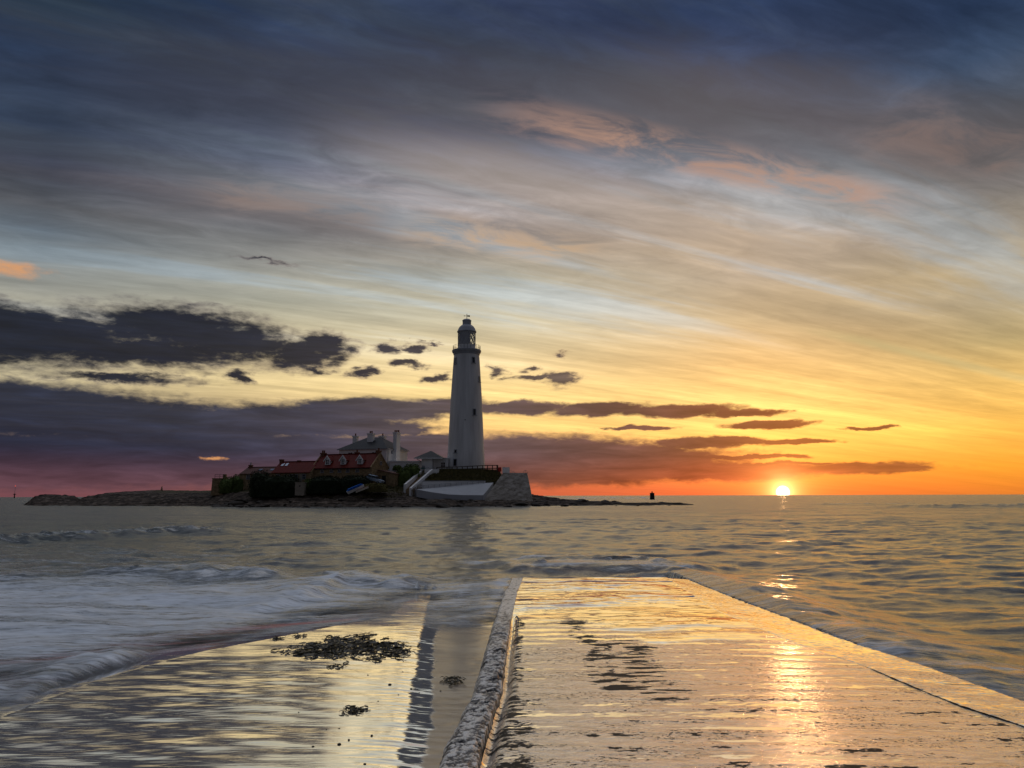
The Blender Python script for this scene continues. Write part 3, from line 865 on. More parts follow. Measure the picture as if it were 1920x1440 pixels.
white_m = surf('white_render', (0.76, 0.75, 0.73), (0.88, 0.87, 0.86), 0.5, 0.65, 0.2, 0.04, (1, 1, 0.35))
tower_m = surf('white_tower', (0.58, 0.57, 0.56), (0.80, 0.79, 0.78), 0.8, 0.6, 0.15, 0.03, (1, 1, 0.10))
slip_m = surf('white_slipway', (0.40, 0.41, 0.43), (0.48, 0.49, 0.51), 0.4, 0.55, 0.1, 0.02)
slate_m = surf('slate', (0.014, 0.016, 0.020), (0.030, 0.033, 0.038), 2.2, 0.5, 0.4, 0.04, (1, 1, 3))
tile_m = surf('red_pantile', (0.085, 0.006, 0.0035), (0.16, 0.013, 0.007), 2.4, 0.6, 0.5, 0.06, (3.0, 1, 1))
tile2_m = surf('brown_pantile', (0.08, 0.034, 0.026), (0.13, 0.055, 0.043), 2.2, 0.6, 0.5, 0.06, (3.0, 1, 1))
stone_m = surf('sandstone', (0.16, 0.105, 0.055), (0.42, 0.30, 0.17), 1.5, 0.85, 0.8, 0.08, (1, 1, 1.8))
brick_m = surf('chimney_brick', (0.12, 0.055, 0.035), (0.24, 0.12, 0.075), 2.5, 0.85, 0.6, 0.05, (1, 1, 3))
pale_m = surf('pale_concrete', (0.26, 0.22, 0.17), (0.38, 0.33, 0.26), 1.2, 0.8, 0.3, 0.03)
rubble_m = surf('whitewashed_rubble', (0.26, 0.22, 0.17), (0.66, 0.60, 0.52), 0.9, 0.85, 1.0, 0.16, (1, 1, 2.0), detail=8)
dark_m = surf('dark_glass', (0.012, 0.013, 0.016), (0.02, 0.022, 0.026), 1.0, 0.12, 0)
sky_glass_m = surf('skylight_glass', (0.18, 0.22, 0.28), (0.24, 0.28, 0.34), 1.0, 0.12, 0, metal=0.6)
wpaint_m = surf('white_paint', (0.88, 0.88, 0.88), (0.92, 0.92, 0.92), 4.0, 0.45, 0)
grey_m = surf('grey_paint', (0.30, 0.31, 0.34), (0.38, 0.39, 0.42), 1.0, 0.45, 0.05)
lead_m = surf('grey_lead', (0.36, 0.37, 0.41), (0.46, 0.47, 0.51), 0.8, 0.4, 0.08)
iron_m = surf('dark_iron', (0.02, 0.02, 0.022), (0.045, 0.042, 0.04), 5.0, 0.55, 0.1)
steel_m = surf('galvanised_steel', (0.22, 0.22, 0.23), (0.32, 0.32, 0.33), 5.0, 0.45, 0)
timber_m = surf('weathered_timber', (0.06, 0.042, 0.03), (0.13, 0.095, 0.065), 2.0, 0.8, 0.3, 0.02, (1, 1, 6))
pot_m = surf('clay_pot', (0.14, 0.05, 0.03), (0.22, 0.085, 0.05), 5.0, 0.8, 0)
red_m = surf('red_paint', (0.35, 0.025, 0.02), (0.45, 0.04, 0.03), 3.0, 0.45, 0)
blue_m = surf('blue_cover', (0.02, 0.11, 0.42), (0.03, 0.17, 0.58), 3.0, 0.5, 0.3, 0.05)
car_m = surf('silver_blue_car_paint', (0.36, 0.46, 0.58), (0.40, 0.50, 0.62), 1.0, 0.25, 0, metal=0.4)
tyre_m = surf('rubber', (0.02, 0.02, 0.02), (0.03, 0.03, 0.03), 5.0, 0.8, 0)
blind_m = surf('lantern_blinds', (0.34, 0.34, 0.36), (0.44, 0.44, 0.46), 0.6, 0.7, 0, vec=(1, 1, 0.1))

glass_m = bpy.data.materials.new('lantern_glass'); glass_m.use_nodes = True
t_ = NT(glass_m.node_tree); t_.n.clear()
o_ = t_.n.new('ShaderNodeOutputMaterial'); mx_ = t_.n.new('ShaderNodeMixShader'); tr_ = t_.n.new('ShaderNodeBsdfTransparent'); gl_ = t_.n.new('ShaderNodeBsdfGlossy')
gl_.inputs['Roughness'].default_value = 0.05; mx_.inputs[0].default_value = 0.12
tr_.inputs[0].default_value = (0.92, 0.94, 0.95, 1)
t_.l.new(tr_.outputs[0], mx_.inputs[1]); t_.l.new(gl_.outputs[0], mx_.inputs[2]); t_.l.new(mx_.outputs[0], o_.inputs[0])

# leaves and turf
def leaf_mat(name, a, b_):
    m_, t, p = new_mat(name)
    oi = t.n.new('ShaderNodeNewGeometry')
    n_ = t.noise(oi.outputs['Position'], 1.4, 4, 0.6)
    t.put(p.inputs['Base Color'], t.ramp(n_, [(0.3, a), (0.7, b_)]))
    p.inputs['Roughness'].default_value = 0.8; p.inputs['Specular IOR Level'].default_value = 0.1
    return m_


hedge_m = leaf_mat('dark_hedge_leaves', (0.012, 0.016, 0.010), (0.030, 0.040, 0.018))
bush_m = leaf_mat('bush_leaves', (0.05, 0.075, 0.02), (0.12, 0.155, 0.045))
turf_m = leaf_mat('rough_grass', (0.08, 0.08, 0.028), (0.20, 0.16, 0.065))

land_m, T, P = new_mat('island_rock_and_turf')
geo = T.n.new('ShaderNodeNewGeometry'); pos = geo.outputs['Position']
gr = T.attr('grass')
r1 = T.noise(T.v('MULTIPLY', pos, (0.5, 0.5, 2.2)), 1.0, 8, 0.66, 0.6)
r2 = T.noise(pos, 1.7, 5, 0.6)
rock = T.ramp(r1, [(0.30, (0.014, 0.010, 0.008)), (0.46, (0.045, 0.032, 0.023)), (0.57, (0.11, 0.080, 0.058)), (0.70, (0.24, 0.19, 0.15))])
turf = T.ramp(r2, [(0.3, (0.030, 0.029, 0.011)), (0.7, (0.085, 0.068, 0.028))])
T.put(P.inputs['Base Color'], T.mix(T.step(T.m('ADD', gr, T.m('MULTIPLY', T.m('SUBTRACT', r1, 0.5), 0.8)), 0.35, 0.65), rock, turf))
P.inputs['Roughness'].default_value = 0.75; P.inputs['Specular IOR Level'].default_value = 0.2
bump(T, P, r1, 1.0, 0.35)

# ------------------------------------------------------------------ the island itself
SXP = 178 / FPX
YST = [150, 154, 158, 162, 166, 167.5, 168.3, 170, 174, 180, 190, 200, 212, 226]
TAB = {
    45: [-1.6] * 14,
    64: [-1.6] * 9 + [-1.5, -1.0, 0.2, -1.4, -1.6],
    75: [-1.6] * 9 + [-1.5, -0.6, 1.5, -1.0, -1.6],
    95: [-1.6] * 9 + [-1.5, -0.3, 2.15, -0.6, -1.6],
    130: [-1.6] * 9 + [-1.5, -0.3, 2.0, -0.6, -1.6],
    150: [-1.6] * 9 + [-1.4, -0.4, 1.75, -0.6, -1.6],
    157: [-1.6] * 9 + [-1.3, -0.5, 0.9, -0.6, -1.6],
    170: [-1.6] * 9 + [-1.2, -0.1, 1.5, 0.2, -1.6],
    200: [-1.6] * 8 + [-1.4, -1.0, 0.6, 2.35, 1.4, -1.6],
    240: [-1.6] * 8 + [-1.2, -0.7, 1.4, 2.95, 2.2, -1.6],
    300: [-1.6] * 7 + [-1.3, -1.0, -0.4, 1.9, 3.35, 2.6, -1.6],
    380: [-1.6] * 5 + [-1.3, -1.2, -1.0, -0.3, 1.2, 2.7, 3.1, 2.6, -1.6],
    420: [-1.6, -1.5, -1.2, -0.9, -0.4, -0.3, -0.2, 0.1, 1.1, 2.3, 3.0, 3.2, 2.6, -1.6],
    470: [-1.6, -1.3, -0.8, -0.2, 0.8, 1.0, 1.2, 1.6, 2.8, 3.9, 4.5, 4, 2.6, -1.6],
    560: [-1.6, -1.0, -0.1, 0.8, 1.7, 2.1, 2.5, 3.4, 4.6, 5.1, 5.4, 5, 2.6, -1.6],
    650: [-1.6, -0.8, 0.2, 1.1, 2.3, 2.9, 3.4, 4.2, 5.0, 5.6, 7.2, 6, 2.6, -1.6],
    700: [-1.6, -0.8, 0.3, 1.5, 3.2, 3.7, 4.1, 4.7, 5.2, 7.0, 7.8, 6.5, 2.6, -1.6],
    740: [-1.6, -0.8, 0.3, 1.4, 3.0, 3.6, 4.0, 4.8, 5.4, 7.4, 7.8, 6.5, 2.6, -1.6],
    775: [-1.6, -0.8, 0.2, 0.9, 1.6, 2.0, 2.8, 4.0, 6.3, 7.7, 7.8, 6.5, 2.6, -1.6],
    796: [-1.6, -0.8, 0.1, 0.6, 0.9, 1.0, 4.9, 6.2, 7.5, 7.8, 7.8, 6.5, 2.6, -1.6],
    905: [-1.6, -0.8, 0.1, 0.6, 0.9, 1.0, 4.9, 6.2, 7.5, 7.8, 7.8, 6.5, 2.6, -1.6],
    935: [-1.6, -0.8, 0.1, 0.6, 1.0, 1.2, 4.7, 5.6, 7.2, 7.6, 7.6, 6.5, 2.6, -1.6],
    945: [-1.6, -0.8, 0.1, 0.5, 1.0, 1.0, 1.2, 1.5, 4.5, 6, 6, 5, 2, -1.6],
    985: [-1.6, -0.9, -0.1, 0.5, 0.9, 1.0, 1.0, 1.2, 1.6, 2, 2, 0.5, -1, -1.6],
    1005: [-1.6, -1.1, -0.4, 0.2, 0.8, 0.9, 1.0, 1.1, 1.4, 1.5, 0.4, -0.8, -1.3, -1.6],
    1050: [-1.6, -1.3, -0.9, -0.5, -0.1, 0.0, 0.1, 0.2, 0.4, 0.7, 0.0, -1.0, -1.5, -1.6],
    1150: [-1.6, -1.6, -1.4, -1.0, -0.66, -0.55, -0.5, -0.35, -0.25, -0.4, -1.0, -1.5, -1.6, -1.6],
    1280: [-1.6, -1.6, -1.6, -1.3, -0.9, -0.75, -0.66, -0.48, -0.42, -0.7, -1.2, -1.5, -1.6, -1.6],
    1330: [-1.6] * 14,
}


def ground_h(x, y):
    x = np.atleast_1d(np.asarray(x, float)); y = np.atleast_1d(np.asarray(y, float))
    pxs = np.array(sorted(TAB)); tab = np.array([TAB[k] for k in pxs])
    c = x * 178.0 / y / SXP + 960
    ci = np.clip(np.searchsorted(pxs, c) - 1, 0, len(pxs) - 2); ct = np.clip((c - pxs[ci]) / (pxs[ci + 1] - pxs[ci]), 0, 1)
    yst = np.array(YST, float)
    ri = np.clip(np.searchsorted(yst, y) - 1, 0, len(yst) - 2); rt = np.clip((y - yst[ri]) / (yst[ri + 1] - yst[ri]), 0, 1)
    return (tab[ci, ri] * (1 - ct) + tab[ci + 1, ri] * ct) * (1 - rt) + (tab[ci, ri + 1] * (1 - ct) + tab[ci + 1, ri + 1] * ct) * rt


xs = np.linspace(-142, 54, 720); ysl = np.concatenate([np.linspace(134, 182, 260), np.linspace(182.4, 228, 100)])
X, Y = np.meshgrid(xs, ysl)
Yw = Y + (9.0 * N3.fbm(X * 0.045, X * 0 + 3.3, 2) + 9 * np.maximum(N4.fbm(X * 0.10, Y * 0.03, 3), -0.1)) * sm(Y, 163, 156)
Z0 = ground_h(X.ravel(), Yw.ravel()).reshape(X.shape)
rocky = sm(Z0, 3.6, 1.6)
ridge = 1 - 2 * np.abs(N1.fbm(X * 0.16, Y * 0.30, 5, 0.6))
lay = N2.fbm(X * 0.10, Y * 0.5, 4)
Zt = Z0 + rocky * (0.50 * (ridge - 0.45) + 0.35 * lay) * sm(Z0, -1.5, -0.8) + 0.12 * N3.fbm(X * 0.6, Y * 0.6, 3)
# ledges of bedded rock
q = Zt * 2.6 + 0.8 * N4.fbm(X * 0.07, Y * 0.07, 2)
st_ = (np.floor(q) + sm(q - np.floor(q), 0.25, 0.75) - 0.8 * N4.fbm(X * 0.07, Y * 0.07, 2)) / 2.6
Zt = Zt * (1 - 0.75 * rocky) + st_ * 0.75 * rocky
gr_a = sm(Z0, 1.7, 3.2) * 0.85 + 0.15 * sm(N3.fbm(X * 0.2, Y * 0.2, 3), -0.2, 0.3)
gr_a = gr_a * sm(X, -100, -88)
grid_mesh('island_terrain', X, Y, Zt, land_m, {'grass': gr_a}, smooth=False)


def gz(x, y):
    return float(ground_h(x, y)[0])


# ------------------------------------------------------------------ lighthouse
LD = 181.0
Lb = at(873.5, 883, LD); K = LD / FPX * 0.985      # metres per photo pixel there


def hh(py):                                          # height above the lighthouse base for a photo row
    return at(873.5, py, LD).z - Lb.z


lh = thing('lighthouse', 'tall white tapering lighthouse tower with glazed lantern and domed cap on the island', 'lighthouse', (Lb.x, Lb.y, Lb.z))
prof = [(36.6, 890), (36.3, 876), (34.2, 840), (32.0, 792), (29.4, 740), (26.9, 700), (25.0, 672), (24.3, 666)]
tp = [(r_ * K, hh(y)) for r_, y in prof]
MB().lathe(tp, 64).build('tower', tower_m, lh)
MB().lathe([(24.6 * K, hh(666.4)), (25.6 * K, hh(665.5)), (25.6 * K, hh(663.5)), (27.2 * K, hh(662)), (28.2 * K, hh(660)), (28.2 * K, hh(657.6)), (27.4 * K, hh(657.0))], 64).build('gallery', grey_m, lh)
MB().lathe([(17.2 * K, hh(657.1)), (17.2 * K, hh(648.4)), (17.5 * K, hh(648.2)), (17.5 * K, hh(647.4))], 48).build('lantern_base', white_m, lh)
MB().lathe([(16.6 * K, hh(647.5)), (16.6 * K, hh(623.0))], 40).build('lantern_glazing', glass_m, lh)
# diagonal astragals
g_ = MB(); n = 14
for i in range(n):
    for sgn in (1, -1):
        for j in range(4):
            a0 = 2 * math.pi * (i + 0.5 * sgn * j * 1.0) / n; a1 = 2 * math.pi * (i + 0.5 * sgn * (j + 1)) / n
            z0 = hh(647.5 - 24.5 * j / 4); z1 = hh(647.5 - 24.5 * (j + 1) / 4); rr_ = 16.75 * K
            g_.tube((rr_ * math.cos(a0), rr_ * math.sin(a0), z0), (rr_ * math.cos(a1), rr_ * math.sin(a1), z1), 0.085, 6)
g_.build('lattice', lead_m, lh)
# blinds drawn round most of the inside, open to the right
vs = []; fs = []; na = 60
for i in range(na + 1):
    a = R(-205 + (-62 + 205) * i / na) if True else 0
    for z in (hh(647), hh(623.5)):
        vs.append((15.6 * K * math.cos(a), 15.6 * K * math.sin(a), z))
bl = MB(); b_in = len(vs)
for i in range(na):
    fs.append((2 * i, 2 * i + 2, 2 * i + 3, 2 * i + 1))
bl.add(vs, fs, True); bl.build('blinds', blind_m, lh)
MB().lathe([(3.2 * K, hh(648)), (3.4 * K, hh(643)), (6.2 * K, hh(640)), (6.6 * K, hh(634)), (5.6 * K, hh(628)), (2.0 * K, hh(625.5))], 20).build('lens', dark_m, lh)
dome = MB().lathe([(18.6 * K, hh(623.2)), (18.9 * K, hh(622.4)), (18.4 * K, hh(621.2)), (17.2 * K, hh(619.4)), (16.2 * K, hh(616.5)), (14.0 * K, hh(613.2)), (11.0 * K, hh(610.6)), (8.4 * K, hh(609.2))], 48).build('dome', lead_m, lh)
MB().lathe([(8.4 * K, hh(609.3)), (8.4 * K, hh(602.6)), (9.0 * K, hh(602.2)), (8.8 * K, hh(600.8)), (6.0 * K, hh(598.8)), (1.4 * K, hh(598.0))], 32).build('vent_cap', lead_m, dome)
vane = MB().tube((0, 0, hh(598.2)), (0, 0, hh(588.5)), 0.07, 6).build('weather_vane', iron_m, lh)
MB().box(-0.55, 0.1, -0.03, 0.03, hh(592.6), hh(592.0)).add([(0.1, -0.03, hh(591.4)), (0.75, -0.03, hh(591.2)), (0.75, -0.03, hh(594.2)), (0.1, -0.03, hh(593.4)), (0.1, 0.03, hh(591.4)), (0.75, 0.03, hh(591.2)), (0.75, 0.03, hh(594.2)), (0.1, 0.03, hh(593.4))],
     [(0, 1, 2, 3), (7, 6, 5, 4), (0, 4, 5, 1), (1, 5, 6, 2), (2, 6, 7, 3), (3, 7, 4, 0)]).add([(-0.5, -0.03, hh(591.4)), (-0.85, -0.03, hh(592.3)), (-0.5, -0.03, hh(593.2)), (-0.5, 0.03, hh(591.4)), (-0.85, 0.03, hh(592.3)), (-0.5, 0.03, hh(593.2))],
     [(0, 1, 2), (5, 4, 3), (0, 3, 4, 1), (1, 4, 5, 2), (2, 5, 3, 0)]).build('arrow', iron_m, vane)
rl = MB(); nr = 26; rr_ = 26.4 * K
for i in range(nr):
    a0, a1 = 2 * math.pi * i / nr, 2 * math.pi * (i + 1) / nr
    p0 = (rr_ * math.cos(a0), rr_ * math.sin(a0)); p1 = (rr_ * math.cos(a1), rr_ * math.sin(a1))
    rl.tube((*p0, hh(657.2)), (*p0, hh(648.6)), 0.035, 6)
    for y in (649.2, 652.0, 654.8):
        rl.tube((*p0, hh(y)), (*p1, hh(y)), 0.022, 5)
rl.build('gallery_railing', iron_m, lh)


def tower_r(z):
    zz = [q[1] for q in tp]; rq = [q[0] for q in tp]
    return float(np.interp(z, zz, rq))


def tower_opening(px, py, w, h_, name, pane_mat=dark_m):
    z = hh(py); r_ = tower_r(z); s = (px - 873.5) * K / r_
    a = -math.pi / 2 + math.asin(max(-0.985, min(0.985, s)))
    w *= K; h_ *= K
    ca, sa = math.cos(a), math.sin(a)

    def bx(b_, u0, u1, n0, n1, z0, z1):
        vs = []
        for zq in (z0, z1):
            rb = tower_r(zq)
            for uu, nn in ((u0, n0), (u1, n0), (u1, n1), (u0, n1)):
                vs.append((ca * (rb + nn) - sa * uu, sa * (rb + nn) + ca * uu, zq))
        return b_.add(vs, [(0, 3, 2, 1), (4, 5, 6, 7), (0, 1, 5, 4), (1, 2, 6, 5), (2, 3, 7, 6), (3, 0, 4, 7)])
    fr = MB(); t = 0.14
    bx(fr, -w / 2 - t, -w / 2, -0.3, 0.10, z - h_ / 2, z + h_ / 2); bx(fr, w / 2, w / 2 + t, -0.3, 0.10, z - h_ / 2, z + h_ / 2)
    bx(fr, -w / 2 - t, w / 2 + t, -0.3, 0.12, z + h_ / 2, z + h_ / 2 + t)
    if name == 'window':
        bx(fr, -w / 2 - 0.3, w / 2 + 0.3, -0.3, 0.20, z - h_ / 2 - 0.16, z - h_ / 2)
    o = fr.build(name, grey_m, lh)
    pn = MB(); bx(pn, -w / 2, w / 2, -0.3, 0.03, z - h_ / 2, z + h_ / 2)
    pn.build('pane' if name == 'window' else 'door_leaf', pane_mat, o)


for wdw in ((887.8, 679, 5.0, 10.5), (853.3, 679.5, 5.0, 10.5), (898.6, 713, 4.5, 9.5), (890.2, 775.5, 5.0, 11.0), (856.0, 848, 4.4, 5.2)):
    tower_opening(*wdw, 'window')
tower_opening(855.4, 868.5, 6.2, 12.0, 'door', iron_m)
MB().box(-0.09, 0.09, -tower_r(hh(790)) - 0.25, -tower_r(hh(790)) + 0.2, hh(791), hh(789.4)).build('lamp_bracket', iron_m, lh)

# ------------------------------------------------------------------ buildings
def chimney(parent, x, y, z0, z1, wx, wy, mat, pots, cap=0.12, potmat=None):
    c = MB(); c.box(x - wx / 2, x + wx / 2, y - wy / 2, y + wy / 2, z0, z1 - 0.3)
    c.box(x - wx / 2 - cap, x + wx / 2 + cap, y - wy / 2 - cap, y + wy / 2 + cap, z1 - 0.3, z1)
    o = c.build('chimney', mat, parent)
    for i in range(pots):
        q = x + (i - (pots - 1) / 2) * 0.48
        MB().lathe([(0.19, z1), (0.16, z1 + 0.45), (0.20, z1 + 0.5), (0.20, z1 + 0.58)], 10, q, y).build('chimney_pot', potmat or pot_m, o)
    return o


def win(parent, x, z, w, h_, y, side='front', panes=(2, 3), frame=wpaint_m, pm=dark_m):
    """window on the front (-y) or right (+x) wall at plane y"""
    def bx(b_, u0, u1, n0, n1, z0, z1):
        if side == 'front':
            b_.box(x + u0, x + u1, y - n1, y - n0, z + z0, z + z1)
        else:
            b_.box(y + n0, y + n1, x + u0, x + u1, z + z0, z + z1)
    f = MB(); t = 0.09
    bx(f, -w / 2 - t, -w / 2, -0.05, 0.07, 0, h_); bx(f, w / 2, w / 2 + t, -0.05, 0.07, 0, h_)
    bx(f, -w / 2 - t, w / 2 + t, -0.05, 0.07, h_, h_ + t); bx(f, -w / 2 - 2 * t, w / 2 + 2 * t, -0.05, 0.13, -t, 0)
    for i in range(1, panes[0]):
        q = -w / 2 + w * i / panes[0]; bx(f, q - 0.03, q + 0.03, -0.05, 0.05, 0, h_)
    for i in range(1, panes[1]):
        q = h_ * i / panes[1]; bx(f, -w / 2, w / 2, -0.05, 0.048, q - 0.03, q + 0.03)
    o = f.build('window', frame, parent)
    p = MB(); bx(p, -w / 2, w / 2, -0.04, 0.02, 0, h_); p.build('pane', pm, o)
    return o


# --- keepers' house
HD = 188.0
hb = at(700, 884, HD)
ho = thing('keepers_house', 'large white two storey house with hipped slate roof and tall white chimneys', 'house', (hb.x, hb.y, hb.z), R(-19))
k = HD / FPX * 0.985
W_, D_ = 13.2, 11.0
ze = (884 - 843.5) * k; zr = (884 - 819.5) * k
MB().box(-W_ / 2, W_ / 2, -D_ / 2, D_ / 2, -2.5, ze).build('wall', white_m, ho)
e = 0.35; rl_ = 2.0
rf = MB().add([(-W_ / 2 - e, -D_ / 2 - e, ze), (W_ / 2 + e, -D_ / 2 - e, ze), (W_ / 2 + e, D_ / 2 + e, ze), (-W_ / 2 - e, D_ / 2 + e, ze), (-rl_, 0, zr), (rl_, 0, zr)],
              [(0, 1, 5, 4), (1, 2, 5), (2, 3, 4, 5), (3, 0, 4), (3, 2, 1, 0)]).build('roof', slate_m, ho)
gt = MB(); gt.box(-W_ / 2 - e - 0.06, W_ / 2 + e + 0.06, -D_ / 2 - e - 0.08, -D_ / 2 - e + 0.04, ze - 0.22, ze - 0.02)
gt.box(W_ / 2 + e - 0.04, W_ / 2 + e + 0.08, -D_ / 2 - e + 0.05, D_ / 2 + e, ze - 0.22, ze - 0.02); gt.build('gutter', grey_m, ho)
chimney(ho, -W_ / 2 + 0.9, 0.6, ze - 1, (884 - 815) * k, 1.15, 1.0, white_m, 1)
chimney(ho, 0.2, -1.9, ze + 0.2, (884 - 813) * k, 1.5, 1.1, white_m, 2)
chimney(ho, 1.2, 2.2, ze + 0.2, (884 - 815.5) * k, 1.5, 1.1, white_m, 1)
chimney(ho, W_ / 2 + 0.45, -1.3, -0.8, (884 - 812.5) * k, 0.95, 2.0, white_m, 3)
win(ho, W_ / 2 - 3.3, (884 - 861) * k, 1.2, 1.45, -D_ / 2)
win(ho, -W_ / 2 + 3.2, (884 - 861) * k, 1.2, 1.45, -D_ / 2)
win(ho, -2.9, (884 - 852) * k, 0.45, 0.6, W_ / 2, 'right', (1, 1), grey_m)
dp = MB().tube((W_ / 2 + 0.08, -D_ / 2 + 0.6, ze - 0.2), (W_ / 2 + 0.08, -D_ / 2 + 0.6, 0), 0.06, 6); dp.build('drainpipe', grey_m, ho)

# --- flat-roofed white link building between house and lodge
lk = at(757, 884, 180.5)
li = thing('link_building', 'long low flat roofed white annex between the big house and the entrance lodge', 'annex', (lk.x, lk.y, lk.z), R(0))
k2 = 180.5 / FPX * 0.985
MB().box(-27 * k2, 33.5 * k2, 0, 4.0, -2.2, (884 - 866.2) * k2).build('wall', white_m, li)
MB().box(-27.6 * k2, 33.5 * k2, -0.14, 4.1, (884 - 866.1) * k2, (884 - 864) * k2).build('coping', white_m, li)
MB().box(2.8, 3.5, -0.04, 0.02, 0.5, 1.3).build('wall_plate', grey_m, li)

# --- entrance lodge
eb = at(803, 884, 176.0); k3 = 176 / FPX * 0.985
lo = thing('entrance_lodge', 'small white lodge with square pyramid slate roof at the head of the stairs', 'lodge', (eb.x, eb.y, eb.z), R(-4))
MB().box(-11.5 * k3, 9.3 * k3, -1.0, 2.8, -1.6, (884 - 858.5) * k3).build('wall', white_m, lo)
ze = (884 - 859) * k3; a = 24.5 * k3; ya, yb = -2.1, 3.9
rf = MB().add([(-a, ya, ze), (a + 5.4 * k3, ya, ze), (a + 5.4 * k3, yb, ze), (-a, yb, ze), (2.2 * k3, 0.9, (884 - 845) * k3), (4.6 * k3, 0.9, (884 - 845) * k3)],
              [(0, 1, 5, 4), (1, 2, 5), (2, 3, 4, 5), (3, 0, 4), (3, 2, 1, 0)]).build('roof', slate_m, lo)
MB().box(-a - 0.02, a + 5.4 * k3 + 0.02, ya - 0.05, ya + 0.06, ze - 0.2, ze - 0.01).build('fascia', white_m, lo)
pr = MB()
pr.tube((-a + 0.5, ya + 0.6, ze - 0.15), (-11.5 * k3, -0.9, ze - 0.95), 0.07, 6); pr.build('eaves_bracket', timber_m, lo)
MB().tube((9.6 * k3, -1.06, ze - 0.1), (9.6 * k3, -1.06, -1.2), 0.05, 6).build('drainpipe', grey_m, lo)
MB().box(-10.6 * k3, -5.0 * k3, -1.07, -1.0, (884 - 877) * k3 - 0.3, (884 - 873.5) * k3).build('notice_board', blind_m, lo)

# --- lodge side wing
wb = at(825, 884, 176.8)
wg = thing('lodge_wing', 'low flat roofed white wing with a small paned window beside the lighthouse foot', 'annex', (wb.x, wb.y, wb.z))
MB().box(-12.2 * k3, 15 * k3, 0, 3.6, -1.6, (884 - 859.8) * k3).build('wall', white_m, wg)
MB().box(-12.2 * k3, 15.2 * k3, -0.12, 3.7, (884 - 859.7) * k3, (884 - 858) * k3).build('coping', white_m, wg)
win(wg, 5.6 * k3, (884 - 876) * k3, 0.95, 1.15, 0.0, 'front', (2, 2))


# --- cottage range with red pantiles
def gabled(o, W_, D_, ze, zr, wm, rm, over=0.15, zb=-2.5):
    body = MB(); body.prism_x([(-D_ / 2, zb), (D_ / 2, zb), (D_ / 2, ze), (0, zr - 0.05), (-D_ / 2, ze)], -W_ / 2, W_ / 2)
    body.build('wall', wm, o)
    r_ = MB(); th = 0.16; s = (zr - ze) / (D_ / 2); ov = 0.25
    for sg in (-1, 1):
        yb = sg * (D_ / 2 + ov); zb_ = ze - ov * s
        lo_ = [(-W_ / 2 + over, 0, zr), (W_ / 2 - over, 0, zr), (W_ / 2 - over, yb, zb_), (-W_ / 2 + over, yb, zb_)]
        up = [(x, y, z + th) for x, y, z in lo_]
        r_.hexa(lo_, up)
    r_.box(-W_ / 2 + over, W_ / 2 - over, -0.14, 0.14, zr + th - 0.05, zr + th + 0.12)
    return r_.build('roof', rm, o)


CD = 173.0; cb = at(656, 892, CD); k = CD / FPX * 0.985
co = thing('cottage', 'sandstone cottage with red pantile roof and three white gabled dormers', 'cottage', (cb.x, cb.y, cb.z), R(-23))
CW, CDp = 16.2, 6.8
ze, zr = (892 - 877.5) * k, (892 - 852.5) * k
gabled(co, CW, CDp, ze, zr, stone_m, tile_m)
for sx in (-1, 1):                                    # raised stone verge on each gable
    v_ = MB()
    for sg in (-1, 1):
        a_ = [(sx * (CW / 2) - 0.17, 0, zr + 0.02), (sx * (CW / 2) + 0.12, 0, zr + 0.02), (sx * (CW / 2) + 0.12, sg * (CDp / 2 + 0.3), ze - 0.25), (sx * (CW / 2) - 0.17, sg * (CDp / 2 + 0.3), ze - 0.25)]
        v_.hexa(a_, [(x, y, z + 0.32) for x, y, z in a_])
    v_.build('verge', stone_m, co)
slope = (zr - ze) / (CDp / 2)
for dxp in (-4.25, 0.05, 4.6):
    zb_ = ze + 0.7; yb_ = -(zr - zb_) / slope          # where the dormer face meets the roof
    w_ = 1.35; hE = 1.15; hG = 1.95
    yf = yb_ - 0.22
    yT = lambda z: -(zr + 0.16 - z) / slope
    d_ = MB()
    face = [(dxp - w_ / 2, zb_), (dxp + w_ / 2, zb_), (dxp + w_ / 2, zb_ + hE), (dxp, zb_ + hG), (dxp - w_ / 2, zb_ + hE)]
    back = [(x, min(yT(z) + 0.3, 0.0), z) for x, z in face]
    d_.hexa(back, [(x, yf, z) for x, z in face])
    do = d_.build('dormer', wpaint_m, co)
    for sg in (-1, 1):
        bb = MB()
        lo_ = [(dxp, yf - 0.2, zb_ + hG + 0.02), (dxp, min(0, yT(zb_ + hG) + 0.2), zb_ + hG + 0.02), (dxp + sg * (w_ / 2 + 0.28), yT(zb_ + hE - 0.35) + 0.2, zb_ + hE - 0.33), (dxp + sg * (w_ / 2 + 0.28), yf - 0.2, zb_ + hE - 0.33)]
        bb.hexa(lo_, [(x, y, z + 0.14) for x, y, z in lo_]); bb.build('dormer_roof', tile_m, do)
        bg_ = MB()
        q0 = [(dxp, yf - 0.26, zb_ + hG - 0.12), (dxp + sg * (w_ / 2 + 0.30), yf - 0.26, zb_ + hE - 0.50), (dxp + sg * (w_ / 2 + 0.30), yf - 0.26, zb_ + hE - 0.17), (dxp, yf - 0.26, zb_ + hG + 0.20)]
        bg_.hexa(q0, [(x, y + 0.06, z) for x, y, z in q0]); bg_.build('bargeboard', wpaint_m, do)
    wn_ = win(do, dxp, zb_ + 0.12, 0.85, 1.05, yf, 'front', (2, 3))
chimney(co, -CW / 2 + 0.5, 0, zr - 0.6, (892 - 847.5) * k, 1.0, 0.9, brick_m, 2, 0.1)
chimney(co, 1.6, 0.3, zr - 0.4, (892 - 847.5) * k, 0.75, 0.75, brick_m, 1, 0.08)
chimney(co, CW / 2 - 0.45, 0, zr - 0.6, (892 - 846) * k, 0.8, 1.0, brick_m, 1, 0.08)
